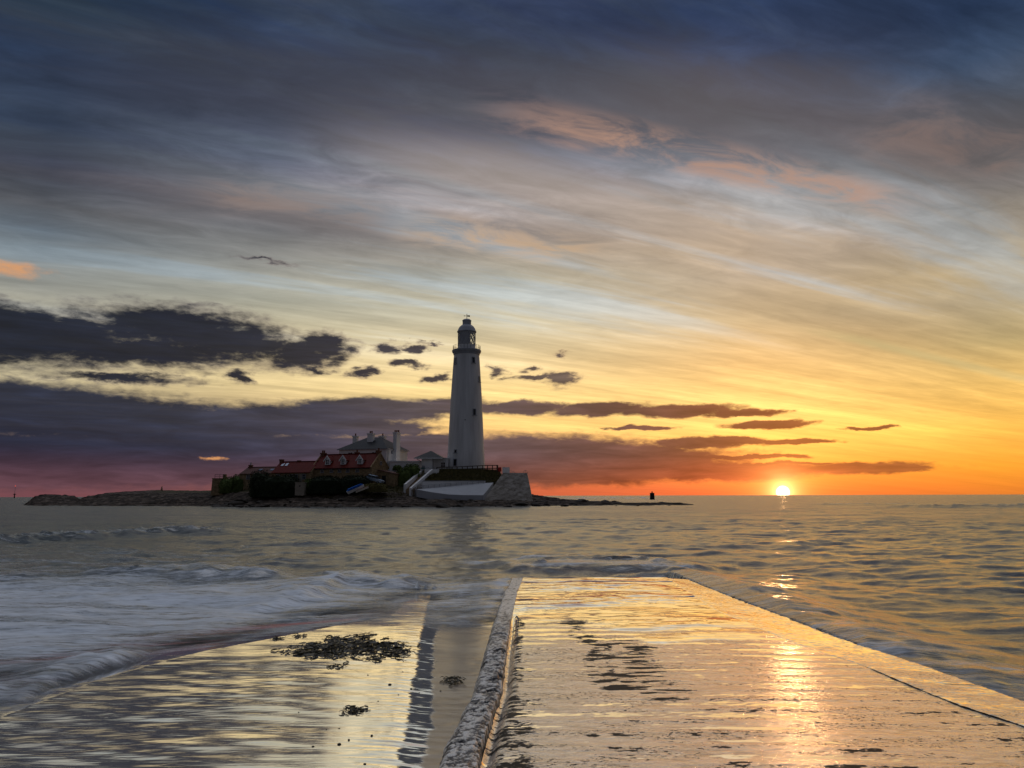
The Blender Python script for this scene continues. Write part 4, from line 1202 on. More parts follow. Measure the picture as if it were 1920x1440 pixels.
for x in (-5.2, -2.6, -0.4, 1.8, 4.4):
    win(co, x, ze - 1.05, 0.7, 0.6, -CDp / 2, 'front', (2, 1), grey_m)
win(co, 0.3, ze + 0.6, 0.55, 0.7, CW / 2, 'right', (1, 2), grey_m)
gu = MB().box(-CW / 2 + 0.2, CW / 2 - 0.2, -CDp / 2 - 0.42, -CDp / 2 - 0.28, ze - 0.34, ze - 0.20); gu.build('gutter', iron_m, co)

# --- lean-to outhouse at the cottage's right end
ob = at(728, 900, 169.5); k = 169.5 / FPX * 0.985
oh = thing('outhouse', 'low stone lean-to outhouse with red tiled roof beside the cottage gable', 'outhouse', (ob.x, ob.y, ob.z), R(-23))
MB().prism([(-2.6, -1.6), (2.3, -1.6), (2.3, 1.3), (-2.6, 2.25)], -1.2, 1.8).build('wall', stone_m, oh)
MB().hexa([(-2.7, -1.4, 2.30), (2.55, -1.4, 1.27), (2.55, 2.0, 1.27), (-2.7, 2.0, 2.30)], [(-2.7, -1.4, 2.44), (2.55, -1.4, 1.41), (2.55, 2.0, 1.41), (-2.7, 2.0, 2.44)]).build('roof', tile2_m, oh)
MB().box(-0.9, 0.1, -1.26, -1.2, -0.9, 0.95).build('door', iron_m, oh)

# --- middle low cottage
MD = 176.0; mb_ = at(560, 900, MD); k = MD / FPX * 0.985
mo = thing('low_cottage', 'low red roofed stone cottage with two skylights, left of the dormered one', 'cottage', (mb_.x, mb_.y, mb_.z), R(-18))
MW, MDp = 10.6, 6.6; ze, zr = (900 - 886.5) * k, (900 - 866.6) * k
gabled(mo, MW, MDp, ze, zr, stone_m, tile_m)
chimney(mo, -MW / 2 + 0.45, 0, zr - 0.5, (900 - 860.5) * k, 0.7, 0.8, brick_m, 0, 0.06)
chimney(mo, -0.2, 0.2, zr - 0.3, (900 - 863) * k, 0.62, 0.6, brick_m, 0, 0.06)
slope = (zr - ze) / (MDp / 2)
for x in (-3.75, -2.65):
    z1_ = zr - 0.45; z0_ = z1_ - 0.62
    y1, y0 = -(zr - z1_) / slope, -(zr - z0_) / slope
    q = [(x - 0.33, y0, z0_ + 0.16), (x + 0.33, y0, z0_ + 0.16), (x + 0.33, y1, z1_ + 0.16), (x - 0.33, y1, z1_ + 0.16)]
    MB().hexa(q, [(a_, b_ - 0.05, c + 0.08) for a_, b_, c in q]).build('skylight', sky_glass_m, mo)
for x in (-3.4, 0.2, 1.5, 3.6):
    win(mo, x, ze - 1.5, 0.8, 1.0, -MDp / 2, 'front', (2, 2), grey_m)
MB().box(2.35, 3.1, -MDp / 2 - 0.06, -MDp / 2 - 0.003, ze - 2.2, ze - 0.25).build('door', pale_m, mo)

# --- far left low building
FD = 179.0; fb = at(492, 902, FD); k = FD / FPX * 0.985
fo = thing('shed_range', 'long brown roofed single storey range with skylights behind the dark hedge', 'outbuilding', (fb.x, fb.y, fb.z), R(-14))
FW, FDp = 8.4, 6.2; ze, zr = (902 - 889) * k, (902 - 877.2) * k
gabled(fo, FW, FDp, ze, zr, stone_m, tile2_m)
chimney(fo, -FW / 2 + 0.9, 0, zr - 0.5, (902 - 871.5) * k, 0.65, 0.7, brick_m, 1, 0.08, lead_m)
slope = (zr - ze) / (FDp / 2)
for x in (0.3, 3.4):
    z1_ = zr - 0.5; z0_ = z1_ - 0.4
    y1, y0 = -(zr - z1_) / slope, -(zr - z0_) / slope
    q = [(x - 0.45, y0, z0_ + 0.16), (x + 0.45, y0, z0_ + 0.16), (x + 0.45, y1, z1_ + 0.16), (x - 0.45, y1, z1_ + 0.16)]
    MB().hexa(q, [(a_, b_ - 0.05, c + 0.08) for a_, b_, c in q]).build('skylight', sky_glass_m, fo)
win(fo, -1.8, ze - 1.2, 0.8, 0.9, -FDp / 2, 'front', (2, 2), grey_m)

# --- stone lookout wall with a rail at the far left of the houses
gb = at(411, 921, 180); k = 180 / FPX * 0.985
go = thing('lookout_platform', 'square stone lookout platform with a pipe rail, leftmost of the buildings', 'platform', (gb.x, gb.y, gb.z))
p_ = MB(); p_.hexa([(-1.35, -1.6, -1), (1.5, -1.6, -1), (1.5, 1.8, -1), (-1.35, 1.8, -1)], [(-1.2, -1.5, 2.9), (1.5, -1.5, 2.9), (1.5, 1.7, 2.9), (-1.2, 1.7, 2.9)])
p_.box(-1.3, 1.6, -1.6, 1.8, 2.9, 3.05); p_.build('wall', stone_m, go)
r_ = MB()
for x in (-0.7, 0.45, 1.5):
    r_.tube((x, -1.3, 3.05), (x, -1.3, 3.95), 0.045, 6)
for z in (3.5, 3.92):
    r_.tube((-0.7, -1.3, z), (1.5, -1.3, z), 0.04, 6)
r_.build('railing', iron_m, go)
MB().box(1.05, 1.75, -1.0, -0.3, 3.05, 4.0).build('pillar', stone_m, go)

# --- small concrete hut
pb = at(561.5, 922, 163.0)
po = thing('concrete_hut', 'small square pale concrete hut with one dark slot between the hedges', 'hut', (pb.x, pb.y, pb.z))
MB().box(-1.0, 1.0, 0, 2.0, -0.8, 1.95).build('wall', pale_m, po)
MB().box(-1.08, 1.08, -0.08, 2.08, 1.95, 2.07).build('roof', pale_m, po)
MB().box(-0.14, 0.16, -0.03, 0.02, 1.1, 1.35).build('slot', dark_m, po)


# ------------------------------------------------------------------ stairs, slipway, bastion
sb = at(788, 900, 167.0)
so = thing('staircase', 'outdoor stone staircase between thick white sloping parapet walls', 'stairs')
def sloped_wall(p0, p1, h_, th, dz=0.0):
    """parapet from the lower end p0 to the upper end p1 (top edge), as deep as h_"""
    a_, b_ = Vector(p0), Vector(p1); n_ = Vector((-(b_ - a_).y, (b_ - a_).x, 0)).normalized() * th
    d0 = Vector((0, 0, -h_))
    bot = [a_ + d0, b_ + d0, b_ + d0 + n_, a_ + d0 + n_]; top = [a_, b_, b_ + n_, a_ + n_]
    return MB().hexa(bot, top)
lo1, up1 = at(761, 908, 166.0), at(791, 882.5, 172.5)
lo2, up2 = at(771, 915, 164.3), at(812, 879.5, 171.0)
sloped_wall(lo1, up1, 2.4, 0.55).build('parapet', white_m, so)
sloped_wall(lo2, up2, 3.4, 0.55).build('parapet', white_m, so)
stp = MB(); n = 22
for i in range(n):
    t0, t1 = i / n, (i + 1) / n
    A0, A1 = lo1.lerp(up1, t0), lo1.lerp(up1, t1); B0, B1 = lo2.lerp(up2, t0), lo2.lerp(up2, t1)
    zt = (A0.z * (1 - t0) + A1.z * t0 + B0.z) / 2 - 0.75
    stp.hexa([(A0.x, A0.y, zt - 2.2), (A1.x, A1.y, zt - 2.2), (B1.x, B1.y, zt - 2.2), (B0.x, B0.y, zt - 2.2)], [(A0.x, A0.y, zt), (A1.x, A1.y, zt), (B1.x, B1.y, zt), (B0.x, B0.y, zt)])
stp.build('steps', stone_m, so)
lw = [at(797, 882, 172), at(814, 879.5, 171.0)]
MB().box(lw[0].x, lw[1].x + 1.0, 171.0, 173.0, lw[1].z - 3.6, lw[1].z).build('landing_wall', white_m, so)
rl = MB()
pa, pb2 = at(793, 881, 171.8), at(804, 879, 171.6)
for t in (0, 0.5, 1):
    q = pa.lerp(pb2, t); rl.tube((q.x, q.y, q.z - 0.4), (q.x, q.y, q.z + 0.35), 0.04, 6)
rl.tube((pa.x, pa.y, pa.z + 0.35), (pb2.x, pb2.y, pb2.z + 0.35), 0.04, 6); rl.build('handrail', steel_m, so)

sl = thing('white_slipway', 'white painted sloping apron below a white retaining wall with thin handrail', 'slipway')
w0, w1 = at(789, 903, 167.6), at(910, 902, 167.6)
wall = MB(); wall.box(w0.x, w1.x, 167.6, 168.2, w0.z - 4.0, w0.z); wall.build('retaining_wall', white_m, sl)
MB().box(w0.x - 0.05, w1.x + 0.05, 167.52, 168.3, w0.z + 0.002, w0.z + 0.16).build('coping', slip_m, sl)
# apron: warped sheet with real thickness
top_l, top_r = at(782, 916.5, 164.5), at(926, 905.5, 167.5)
ap = MB(); nx = 16; vt = []
for i in range(nx + 1):
    t = i / nx
    ux = np.interp(t, [0, 0.45, 0.84, 1.0], [783, 847, 909, 925]); uy = np.interp(t, [0, 0.4, 0.84, 1.0], [917.0, 911.5, 905.5, 905.0])
    lx = np.interp(t, [0, 0.45, 1.0], [781, 840, 906]); ly = np.interp(t, [0, 0.2, 0.45, 0.7, 1.0], [917.6, 922.5, 927.0, 928.3, 928.5])
    ly0 = max(ly, uy + 0.8)
    U = at(float(ux), float(uy), 167.3); Lq = at(float(lx), float(ly0), 160.8 + 3.0 * (1 - t) ** 2)
    vt.append((U, Lq))
top = []; 
for i in range(nx + 1):
    for j in range(7):
        q = vt[i][0].lerp(vt[i][1], j / 6); top.append(q)
m7 = 7; nb_ = len(top)
bot = [Vector((q.x, q.y, q.z - 1.6)) for q in top]
fs = []
for i in range(nx):
    for j in range(6):
        a_ = i * m7 + j; fs.append((a_, a_ + 1, a_ + m7 + 1, a_ + m7)); fs.append(tuple(nb_ + q for q in (a_, a_ + m7, a_ + m7 + 1, a_ + 1)))
for i in range(nx):
    a_ = i * m7 + 6; fs.append((a_, nb_ + a_, nb_ + a_ + m7, a_ + m7)); a_ = i * m7; fs.append((a_, a_ + m7, nb_ + a_ + m7, nb_ + a_))
for j in range(6):
    fs.append((j, nb_ + j, nb_ + j + 1, j + 1)); a_ = nx * m7 + j; fs.append((a_, a_ + 1, nb_ + a_ + 1, nb_ + a_))
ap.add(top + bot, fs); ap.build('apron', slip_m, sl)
rl = MB(); prevp = None
for i in range(13):
    t = i / 12
    q = at(783 + t * 124, float(np.interp(t, [0, 1], [911, 901.5])), 167.0); g0 = at(783 + t * 124, float(np.interp(t, [0, 0.4, 1.0], [917.0, 911.5, 905.3])), 167.0)
    rl.tube(g0 - Vector((0, 0, 0.2)), q, 0.035, 6)
    if prevp is not None:
        rl.tube(prevp[0], q, 0.035, 6); rl.tube(prevp[0].lerp(prevp[1], 0.5), q.lerp(g0, 0.5), 0.028, 6)
    prevp = (q, g0)
rl.build('handrail', steel_m, sl)

bs = thing('bastion', 'battered stone bastion with worn whitewash at the right end of the island', 'bastion')
B = [at(904, 930.5, 161.5), at(999, 930.5, 161.5)]
tl, tr = at(943, 886.5, 164.0), at(988, 887, 164.0)
c1 = at(926, 904.5, 166.0)
bm_ = MB()
bot = [(B[0].x, 161.5, 0.2), (B[1].x, 161.5, 0.2), (B[1].x + 0.6, 181, 0.2), (B[0].x + 4, 181, 0.2)]
tp_ = [(tl.x, 164, tl.z), (tr.x, 164, tl.z - 0.05), (tr.x + 0.5, 180.5, tl.z), (tl.x, 180.5, tl.z)]
nseg = 10; nxs = 14
vs = []; fs = []
per_b = []; per_t = []
def ring(z_t):
    out = []
    for (a_, b2, c_, d2) in ((0, 1, 0, 1), (1, 2, 1, 2), (2, 3, 2, 3), (3, 0, 3, 0)):
        for i in range(nxs):
            t = i / nxs
            lo_ = Vector(bot[a_]).lerp(Vector(bot[b2]), t); hi_ = Vector(tp_[c_]).lerp(Vector(tp_[d2]), t)
            # the left flank leans far in, as a slope
            q = lo_.lerp(hi_, z_t)
            q.x += 0.10 * float(N1.fbm(np.array(q.y * 0.9 + q.x), np.array(q.z * 1.4), 3)); q.y += 0.16 * float(N2.fbm(np.array(q.x * 0.9), np.array(q.z * 1.4), 3))
            out.append(q)
    return out
for s_ in range(nseg + 1):
    vs += ring(s_ / nseg)
m_n = 4 * nxs
for s_ in range(nseg):
    for i in range(m_n):
        fs.append((s_ * m_n + i, s_ * m_n + (i + 1) % m_n, (s_ + 1) * m_n + (i + 1) % m_n, (s_ + 1) * m_n + i))
fs.append(tuple(range(nseg * m_n, (nseg + 1) * m_n))); fs.append(tuple(reversed(range(m_n))))
bm_.add(vs, fs); bm_.build('wall', rubble_m, bs)
b0, b1 = at(942, 887.5, 167), at(955.5, 887.5, 167)
MB().box(b0.x, b1.x, 167, 168.6, b0.z - 1.0, b0.z + 1.35).build('parapet_block', white_m, bs)
r0, r1, r2 = at(955.5, 881.5, 167), at(965, 885.5, 167), at(985, 887, 168)
rl = MB(); rl.tube(r0, r1, 0.04, 6); rl.tube(r0 - Vector((0, 0, 0.35)), r1 - Vector((0, 0, 0.2)), 0.03, 6); rl.tube(r1, (r1.x, r1.y, r1.z - 0.7), 0.04, 6); rl.build('wire_rail', steel_m, bs)
rl = MB(); prevq = None
for i in range(9):
    a_ = math.pi * i / 8
    q = Vector((r2.x + 0.45 * math.cos(a_), 168, r2.z - 0.1 + 0.75 * math.sin(a_)))
    if prevq is not None:
        rl.tube(prevq, q, 0.035, 6)
    prevq = q
rl.tube((r2.x, 168, r2.z - 0.3), (r2.x, 168, r2.z + 0.65), 0.03, 6)
rl.build('hoop_rail', steel_m, bs)

# grass bank below the fence is part of the terrain; rough grass stands on it
rng = random.Random(5)


def clump(name, label, cat, boxes, mat, n_leaf, leaf=(0.18, 0.42), stem=True, group=None, seed=1, core=True):
    """foliage filling rounded boxes (x0,x1,y0,y1,z0,z1) with many leaf-sized faces"""
    g = np.random.default_rng(seed)
    x0 = min(b_[0] for b_ in boxes); x1 = max(b_[1] for b_ in boxes); y0 = min(b_[2] for b_ in boxes); zb = min(b_[4] for b_ in boxes)
    root = thing(name, label, cat, ((x0 + x1) / 2, y0, zb), 0, group)
    ox, oy, oz = root.location
    m_ = MB(); vs = []; fs = []
    tot = sum((b_[1] - b_[0]) * (b_[5] - b_[4]) for b_ in boxes)
    for b_ in boxes:
        n_ = int(n_leaf * (b_[1] - b_[0]) * (b_[5] - b_[4]) / tot)
        cx, cy, cz = (b_[0] + b_[1]) / 2, (b_[2] + b_[3]) / 2, b_[4]
        hx, hy, hz = (b_[1] - b_[0]) / 2, (b_[3] - b_[2]) / 2, b_[5] - b_[4]
        c = 0
        while c < n_:
            u_ = g.uniform(-1, 1); v_ = g.uniform(-1, 1); w_ = g.uniform(0, 1)
            d_ = (abs(u_) ** 3.5 + abs(v_) ** 3.5 + w_ ** 3.5)
            lump = 1.0 + 0.28 * float(N1.fbm(np.array(u_ * hx * 0.8 + cx), np.array(w_ * hz * 1.2 + v_ * 2), 3))
            if d_ > lump or (d_ < 0.28):
                continue
            c += 1
            p = np.array([cx + u_ * hx - ox, cy + v_ * hy - oy, cz + w_ * hz - oz])
            s = g.uniform(*leaf); t1 = g.normal(size=3); t1 /= np.linalg.norm(t1); t2 = np.cross(t1, g.normal(size=3)); t2 /= np.linalg.norm(t2)
            k_ = len(vs); vs += [p - t1 * s * .5, p + t2 * s * .28, p + t1 * s * .5, p - t2 * s * .28]; fs.append((k_, k_ + 1, k_ + 2, k_ + 3))
        if core:
            # the tangle of twigs inside
            q = []
            for (rx, zz) in ((0.80, 0.0), (0.84, 0.4), (0.78, 0.7), (0.5, 0.84)):
                for i in range(12):
                    a_ = 2 * math.pi * i / 12; ca, sa = math.cos(a_), math.sin(a_)
                    f_ = (abs(ca) ** 4 + abs(sa) ** 4) ** -0.25
                    j_ = 1 + 0.08 * g.normal()
                    q.append((cx - ox + hx * rx * ca * f_ * j_, cy - oy + hy * rx * sa * f_ * j_, cz - oz + hz * zz * (1 + 0.05 * g.normal())))
            fs2 = []
            for lv in range(3):
                for i in range(12):
                    fs2.append((lv * 12 + i, lv * 12 + (i + 1) % 12, (lv + 1) * 12 + (i + 1) % 12, (lv + 1) * 12 + i))
            fs2.append(tuple(36 + i for i in range(12)))
            k_ = len(vs); vs += [np.array(p) for p in q]; fs += [tuple(i + k_ for i in f_) for f_ in fs2]
    m_.add([tuple(p) for p in vs], fs)
    m_.build('foliage', mat, root)
    if stem:
        for b_ in boxes:
            for i in range(3):
                s_ = MB()
                x = b_[0] + (b_[1] - b_[0]) * (0.25 + 0.25 * i); y = (b_[2] + b_[3]) / 2
                s_.tube((x - ox, y - oy, -0.5), (x - ox + 0.1, y - oy, (b_[5] - oz) * 0.7), 0.09, 6, 0.03)
                s_.build('stem', timber_m, root)
    return root


def pxbox(px0, px1, pyt, pyb, Y0, Y1):
    a_, b_ = at(px0, pyt, Y0), at(px1, pyb, Y0)
    return (a_.x, b_.x, Y0, Y1, b_.z, a_.z)


clump('round_bush', 'rounded green bush beside the square stone lookout platform', 'bush', [pxbox(406, 440, 893, 925, 176, 181), pxbox(424, 464, 888.5, 924, 176, 182)], bush_m, 4200, seed=2)
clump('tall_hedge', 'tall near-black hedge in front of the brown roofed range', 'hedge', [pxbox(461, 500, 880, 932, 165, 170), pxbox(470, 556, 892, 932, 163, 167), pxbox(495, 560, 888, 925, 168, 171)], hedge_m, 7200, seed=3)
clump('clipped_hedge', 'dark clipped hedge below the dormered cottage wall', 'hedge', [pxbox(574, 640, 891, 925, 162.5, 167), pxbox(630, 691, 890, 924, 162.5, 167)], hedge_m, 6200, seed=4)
clump('stairside_bush', 'full green bush leaning over the white stair parapet', 'bush', [pxbox(740, 770, 876, 915, 168.5, 172), pxbox(752, 786, 868, 908, 170, 175)], bush_m, 4200, seed=6)
clump('garden_shrub', 'small pale shrub under the white annex wall', 'shrub', [pxbox(735, 752, 872, 882, 176, 178.5)], bush_m, 700, seed=7)
clump('bramble_mound', 'low brown bramble mound below the parked silver car', 'bush', [pxbox(676, 724, 906, 922, 160, 164)], turf_m, 2400, seed=8, stem=False)
clump('gate_bush', 'small ragged bush between the concrete hut and the clipped hedge', 'bush', [pxbox(566, 590, 897, 925, 164.5, 167.5)], bush_m, 1200, seed=9)

# rough grass on the bank and along the shore top
g = np.random.default_rng(11); vs = []; fs = []
def tuft(x, y, z, h_):
    for _ in range(3):
        a_ = g.uniform(0, 2 * math.pi); w_ = 0.07; dx_, dy_ = math.cos(a_) * w_, math.sin(a_) * w_
        lx, ly = g.normal(0, 0.16, 2)
        k_ = len(vs); vs.extend([(x - dx_, y - dy_, z), (x + dx_, y + dy_, z), (x + lx, y + ly, z + h_ * g.uniform(0.6, 1.1))]); fs.append((k_, k_ + 1, k_ + 2))
for _ in range(5200):
    px = g.uniform(796, 942); yy = g.uniform(168.4, 174.6); x = (px - 960) * SXP * yy / 178
    tuft(x, yy, gz(x, yy) - 0.05, 0.42)
for _ in range(4200):
    px = g.uniform(480, 790); yy = g.uniform(158.5, 168); x = (px - 960) * SXP * yy / 178; z = gz(x, yy)
    if z > 1.2:
        tuft(x, yy, z - 0.05, 0.35)
me_ = MB(); me_.add(vs, fs); gro_ = me_.build('bank_grass', turf_m); gro_['kind'] = 'stuff'
tag(gro_, 'rough brown grass on the bank under the lighthouse and along the shore', 'grass')

# timber fence in front of the lighthouse
fe = thing('timber_fence', 'brown timber post and rail fence along the top of the grass bank', 'fence')
P0, P1, P2 = at(819, 885, 174.8), at(905, 884, 174.0), at(932.5, 884, 173.0)
pts_ = [P0.lerp(P1, i / 9) for i in range(10)] + [P1.lerp(P2, (i + 1) / 3) for i in range(3)]
hts = np.interp(np.arange(13), [0, 5, 9, 12], [1.15, 1.25, 1.45, 1.5])
for i, q in enumerate(pts_):
    w_ = 0.10 if i < 12 else 0.2
    MB().box(q.x - w_, q.x + w_, q.y - 0.09, q.y + 0.09, q.z - 0.9, q.z + hts[i]).build('post', timber_m, fe)
rs = MB()
for i in range(12):
    for s_ in (1.0, 0.55):
        a_ = pts_[i] + Vector((0, -0.13, hts[i] * s_ - 0.1)); b_ = pts_[i + 1] + Vector((0, -0.13, hts[i + 1] * s_ - 0.1))
        rs.hexa([a_ + Vector((0, -.04, -.09)), b_ + Vector((0, -.04, -.09)), b_ + Vector((0, .035, -.09)), a_ + Vector((0, .035, -.09))], [a_ + Vector((0, -.04, .09)), b_ + Vector((0, -.04, .09)), b_ + Vector((0, .035, .09)), a_ + Vector((0, .035, .09))])
rs.build('rail', timber_m, fe)

# red lifebuoy locker at the end of the fence
rb = at(937, 885, 170.5)
ro = thing('lifebuoy_locker', 'small red lifebuoy locker on a post at the right end of the fence', 'lifebuoy locker', (rb.x, rb.y, rb.z))
MB().lathe([(0.36, 0.1), (0.42, 0.25), (0.42, 0.85), (0.34, 1.05), (0.15, 1.12)], 14).build('case', red_m, ro)
MB().tube((0, 0, -1.2), (0, 0, 0.1), 0.06, 6).build('post', timber_m, ro)

# car
cb_ = at(701, 904, 166.5)
ca = thing('parked_car', 'pale silver blue hatchback parked half behind the clipped hedge', 'car', (cb_.x, cb_.y, cb_.z - 0.05), R(-14))
ca.rotation_euler = (0, R(13), R(-16))
side = [(-1.95, 0.35), (2.0, 0.35), (2.05, 0.72), (1.9, 0.86), (1.05, 0.98), (-1.9, 1.0), (-2.0, 0.7)]
cbm = MB().prism(side, -0.82, 0.82); body = cbm.build('body', car_m, ca)
MB().hexa([(-1.85, -0.76, 0.99), (1.05, -0.76, 0.97), (1.05, 0.76, 0.97), (-1.85, 0.76, 0.99)], [(-1.35, -0.58, 1.48), (0.30, -0.58, 1.48), (0.30, 0.58, 1.48), (-1.35, 0.58, 1.48)]).build('cabin_glass', dark_m, ca)
MB().hexa([(-1.42, -0.62, 1.47), (0.36, -0.62, 1.47), (0.36, 0.62, 1.47), (-1.42, 0.62, 1.47)], [(-1.2, -0.55, 1.54), (0.2, -0.55, 1.54), (0.2, 0.55, 1.54), (-1.2, 0.55, 1.54)]).build('roof', car_m, ca)
for x in (-1.25, 1.25):
    for y in (-0.72, 0.72):
        w_ = MB(); w_.tube((x, y - 0.1, 0.31), (x, y + 0.1, 0.31), 0.31, 16); wo = w_.build('wheel', tyre_m, ca)
        MB().tube((x, y - 0.115, 0.31), (x, y + 0.115, 0.31), 0.18, 12).build('rim', steel_m, wo)
for y in (-0.58, 0.58):
    MB().box(1.9, 2.06, y - 0.18, y + 0.18, 0.66, 0.80).build('headlight', wpaint_m, ca)

# covered boat drawn up on the grass
bb_ = at(668, 920.5, 160.5)
bo = thing('covered_boat', 'small boat under a bright blue cover drawn up beside the clipped hedge', 'boat', (bb_.x, bb_.y, bb_.z + 0.1))
bo.rotation_euler = (R(8), R(-24), R(10))
def hull(b_, L, Wd, z0, z1, seg=12, sc=1.0):
    lo_ = []; up_ = []
    for i in range(seg + 1):
        t = i / seg; x = -L / 2 + L * t; w_ = Wd / 2 * (1 - max(0, (t - 0.45) / 0.55) ** 2.2) * sc
        lo_.append((x * 0.94, w_ * 0.55)); up_.append((x, w_))
    bl_ = [(x, -w_, z0) for x, w_ in lo_] + [(x, w_, z0) for x, w_ in reversed(lo_[:-1])]
    ul_ = [(x, -w_, z1) for x, w_ in up_] + [(x, w_, z1) for x, w_ in reversed(up_[:-1])]
    return b_.hexa(bl_, ul_)
hull(MB(), 3.9, 1.5, 0.0, 0.55).build('hull', wpaint_m, bo)
cv = MB(); hull(cv, 3.7, 1.56, 0.553, 0.72); hull(cv, 3.1, 0.9, 0.72, 0.98); cv.build('cover', blue_m, bo)
db_ = at(680, 919.5, 160.0)
di = thing('small_dinghy', 'small pale dinghy lying against the blue covered boat', 'boat', (db_.x, db_.y, db_.z))
di.rotation_euler = (0, R(-22), R(6))
hull(MB(), 2.9, 1.1, 0.45, 0.0).build('hull', pale_m, di)
MB().box(-1.2, 1.2, -0.04, 0.04, 0.45, 0.52).build('keel', red_m, di)

# sign on a post by the stairs
sg_ = at(793, 876, 171.4)
so2 = thing('finger_sign', 'small green sign plate on a post at the stair head', 'sign', (sg_.x, sg_.y, sg_.z - 0.6))
MB().tube((0, 0, -0.6), (0, 0, 1.1), 0.04, 6).build('post', steel_m, so2)
MB().box(-0.5, 0.55, -0.05, -0.02, 0.25, 0.5).build('plate', surf('green_sign', (0.05, 0.13, 0.12), (0.07, 0.17, 0.15), 3, 0.5, 0), so2)

# beacon standing in the sea to the right, and mast far out on the left
bc_ = on(1223, 935.3, SEA)
YB = 400.0
be = at(1223, 936, YB)
bn_ = thing('rock_beacon', 'dark square stone beacon with a small lantern standing in the sea', 'beacon', (be.x, YB, SEA - 0.6))
MB().lathe([(1.75, 0), (1.62, 1.0), (1.5, 3.7), (1.62, 3.8), (1.62, 4.05)], 4, a0=R(40), smooth=False).build('shaft', iron_m, bn_)
MB().lathe([(0.35, 4.05), (0.35, 4.6), (0.2, 4.8), (0.05, 4.95)], 10).build('lantern', iron_m, bn_)
YM = 1500.0
ms = at(27, 931, YM)
mo_ = thing('offshore_mast', 'thin dark mast with a red lamp standing far out at sea', 'mast', (ms.x, YM, SEA - 2))
MB().tube((0, 0, 0), (0, 0, 11), 1.3, 10, 0.8).build('base', iron_m, mo_)
MB().box(-1.9, 1.9, -1.9, 1.9, 9, 10.2).build('platform', iron_m, mo_)
MB().tube((0, 0, 11), (0, 0, 25.5), 0.35, 8, 0.22).build('pole', steel_m, mo_)
lamp_m, T, P = new_mat('red_lamp')
P.inputs['Emission Color'].default_value = (1.0, 0.12, 0.05, 1); P.inputs['Emission Strength'].default_value = 1.2; P.inputs['Base Color'].default_value = (0.3, 0.02, 0.01, 1)
MB().lathe([(0.5, 25.4), (0.8, 25.9), (0.5, 26.4)], 10).build('lamp', lamp_m, mo_)

# cairn on the left ridge
cn = at(303, 920.5, 199)
cz = MB()
for i in range(7):
    s_ = 0.34 - 0.035 * i
    cz.lathe([(s_ * 0.8, 0.16 * i), (s_, 0.16 * i + 0.06), (s_ * 0.8, 0.16 * i + 0.15)], 7, 0.05 * math.sin(i * 2.3), 0, False, i)
c_o = cz.build('stone_cairn', stone_m); c_o.location = (cn.x, cn.y, gz(cn.x, cn.y)); tag(c_o, 'tiny stone cairn on the crest of the left rocky ridge', 'cairn')

# loose boulders along the shore
def boulder(seed, r_):
    g_ = np.random.default_rng(seed); bm2 = bmesh.new(); bmesh.ops.create_icosphere(bm2, subdivisions=3, radius=1)
    sc = np.array([1.0, g_.uniform(0.6, 0.9), g_.uniform(0.38, 0.6)]) * r_
    cuts = [(lambda n_: n_ / np.linalg.norm(n_))(g_.normal(size=3)) for _ in range(9)]
    lim = g_.uniform(0.62, 0.9, 9)
    for v in bm2.verts:
        p = np.array(v.co)
        for c_, l_ in zip(cuts, lim):
            d_ = p @ c_
            if d_ > l_:
                p = p - c_ * (d_ - l_)
        p = p * (1 + 0.07 * float(N1.fbm(np.array(p[0] * 2 + seed), np.array(p[1] * 2 + p[2]), 3)))
        v.co = p * sc
    me = bpy.data.meshes.new('shore_boulder'); bm2.to_mesh(me); bm2.free(); me.materials.append(land_rock_m)
    return me


land_rock_m = surf('shore_rock', (0.014, 0.011, 0.009), (0.07, 0.055, 0.043), 0.9, 0.6, 0.8, 0.1, (1, 1, 2))
meshes = [boulder(40 + i, 1.0) for i in range(6)]
g = np.random.default_rng(77); nb = 0; tries = 0
while nb < 90 and tries < 4000:
    tries += 1
    px = g.uniform(410, 1270); yy = g.uniform(144, 166) if px < 960 else g.uniform(150, 182)
    x = (px - 960) * SXP * yy / 178; z = gz(x, yy)
    if not (-1.65 < z < 0.9):
        continue
    o = bpy.data.objects.new('shore_boulder', meshes[nb % 6]); COL.objects.link(o)
    s_ = float(np.clip(g.lognormal(-0.4, 0.5), 0.3, 2.0))
    o.scale = (s_, s_, s_ * g.uniform(0.7, 1.1)); o.rotation_euler = (g.normal(0, 0.15), g.normal(0, 0.15), g.uniform(0, 6.28)); o.location = (x, yy, max(z, SEA) + 0.08 * s_)
    tag(o, 'dark wet boulder lying on the low rocky shore of the island', 'boulder', 'loose boulders along the island shore'); nb += 1

# ------------------------------------------------------------------ weed and pebbles on the wet sand
weed_m, T, P = new_mat('bladder_wrack')
geo = T.n.new('ShaderNodeNewGeometry')
wn_ = T.noise(geo.outputs['Position'], 22.0, 4, 0.6)
T.put(P.inputs['Base Color'], T.ramp(wn_, [(0.33, (0.012, 0.009, 0.005)), (0.53, (0.045, 0.034, 0.011)), (0.68, (0.15, 0.11, 0.02))]))
P.inputs['Roughness'].default_value = 0.35; P.inputs['Specular IOR Level'].default_value = 0.4


def bh(x, y):
    return float(beach_h(np.array([x], float), np.array([y], float))[0])


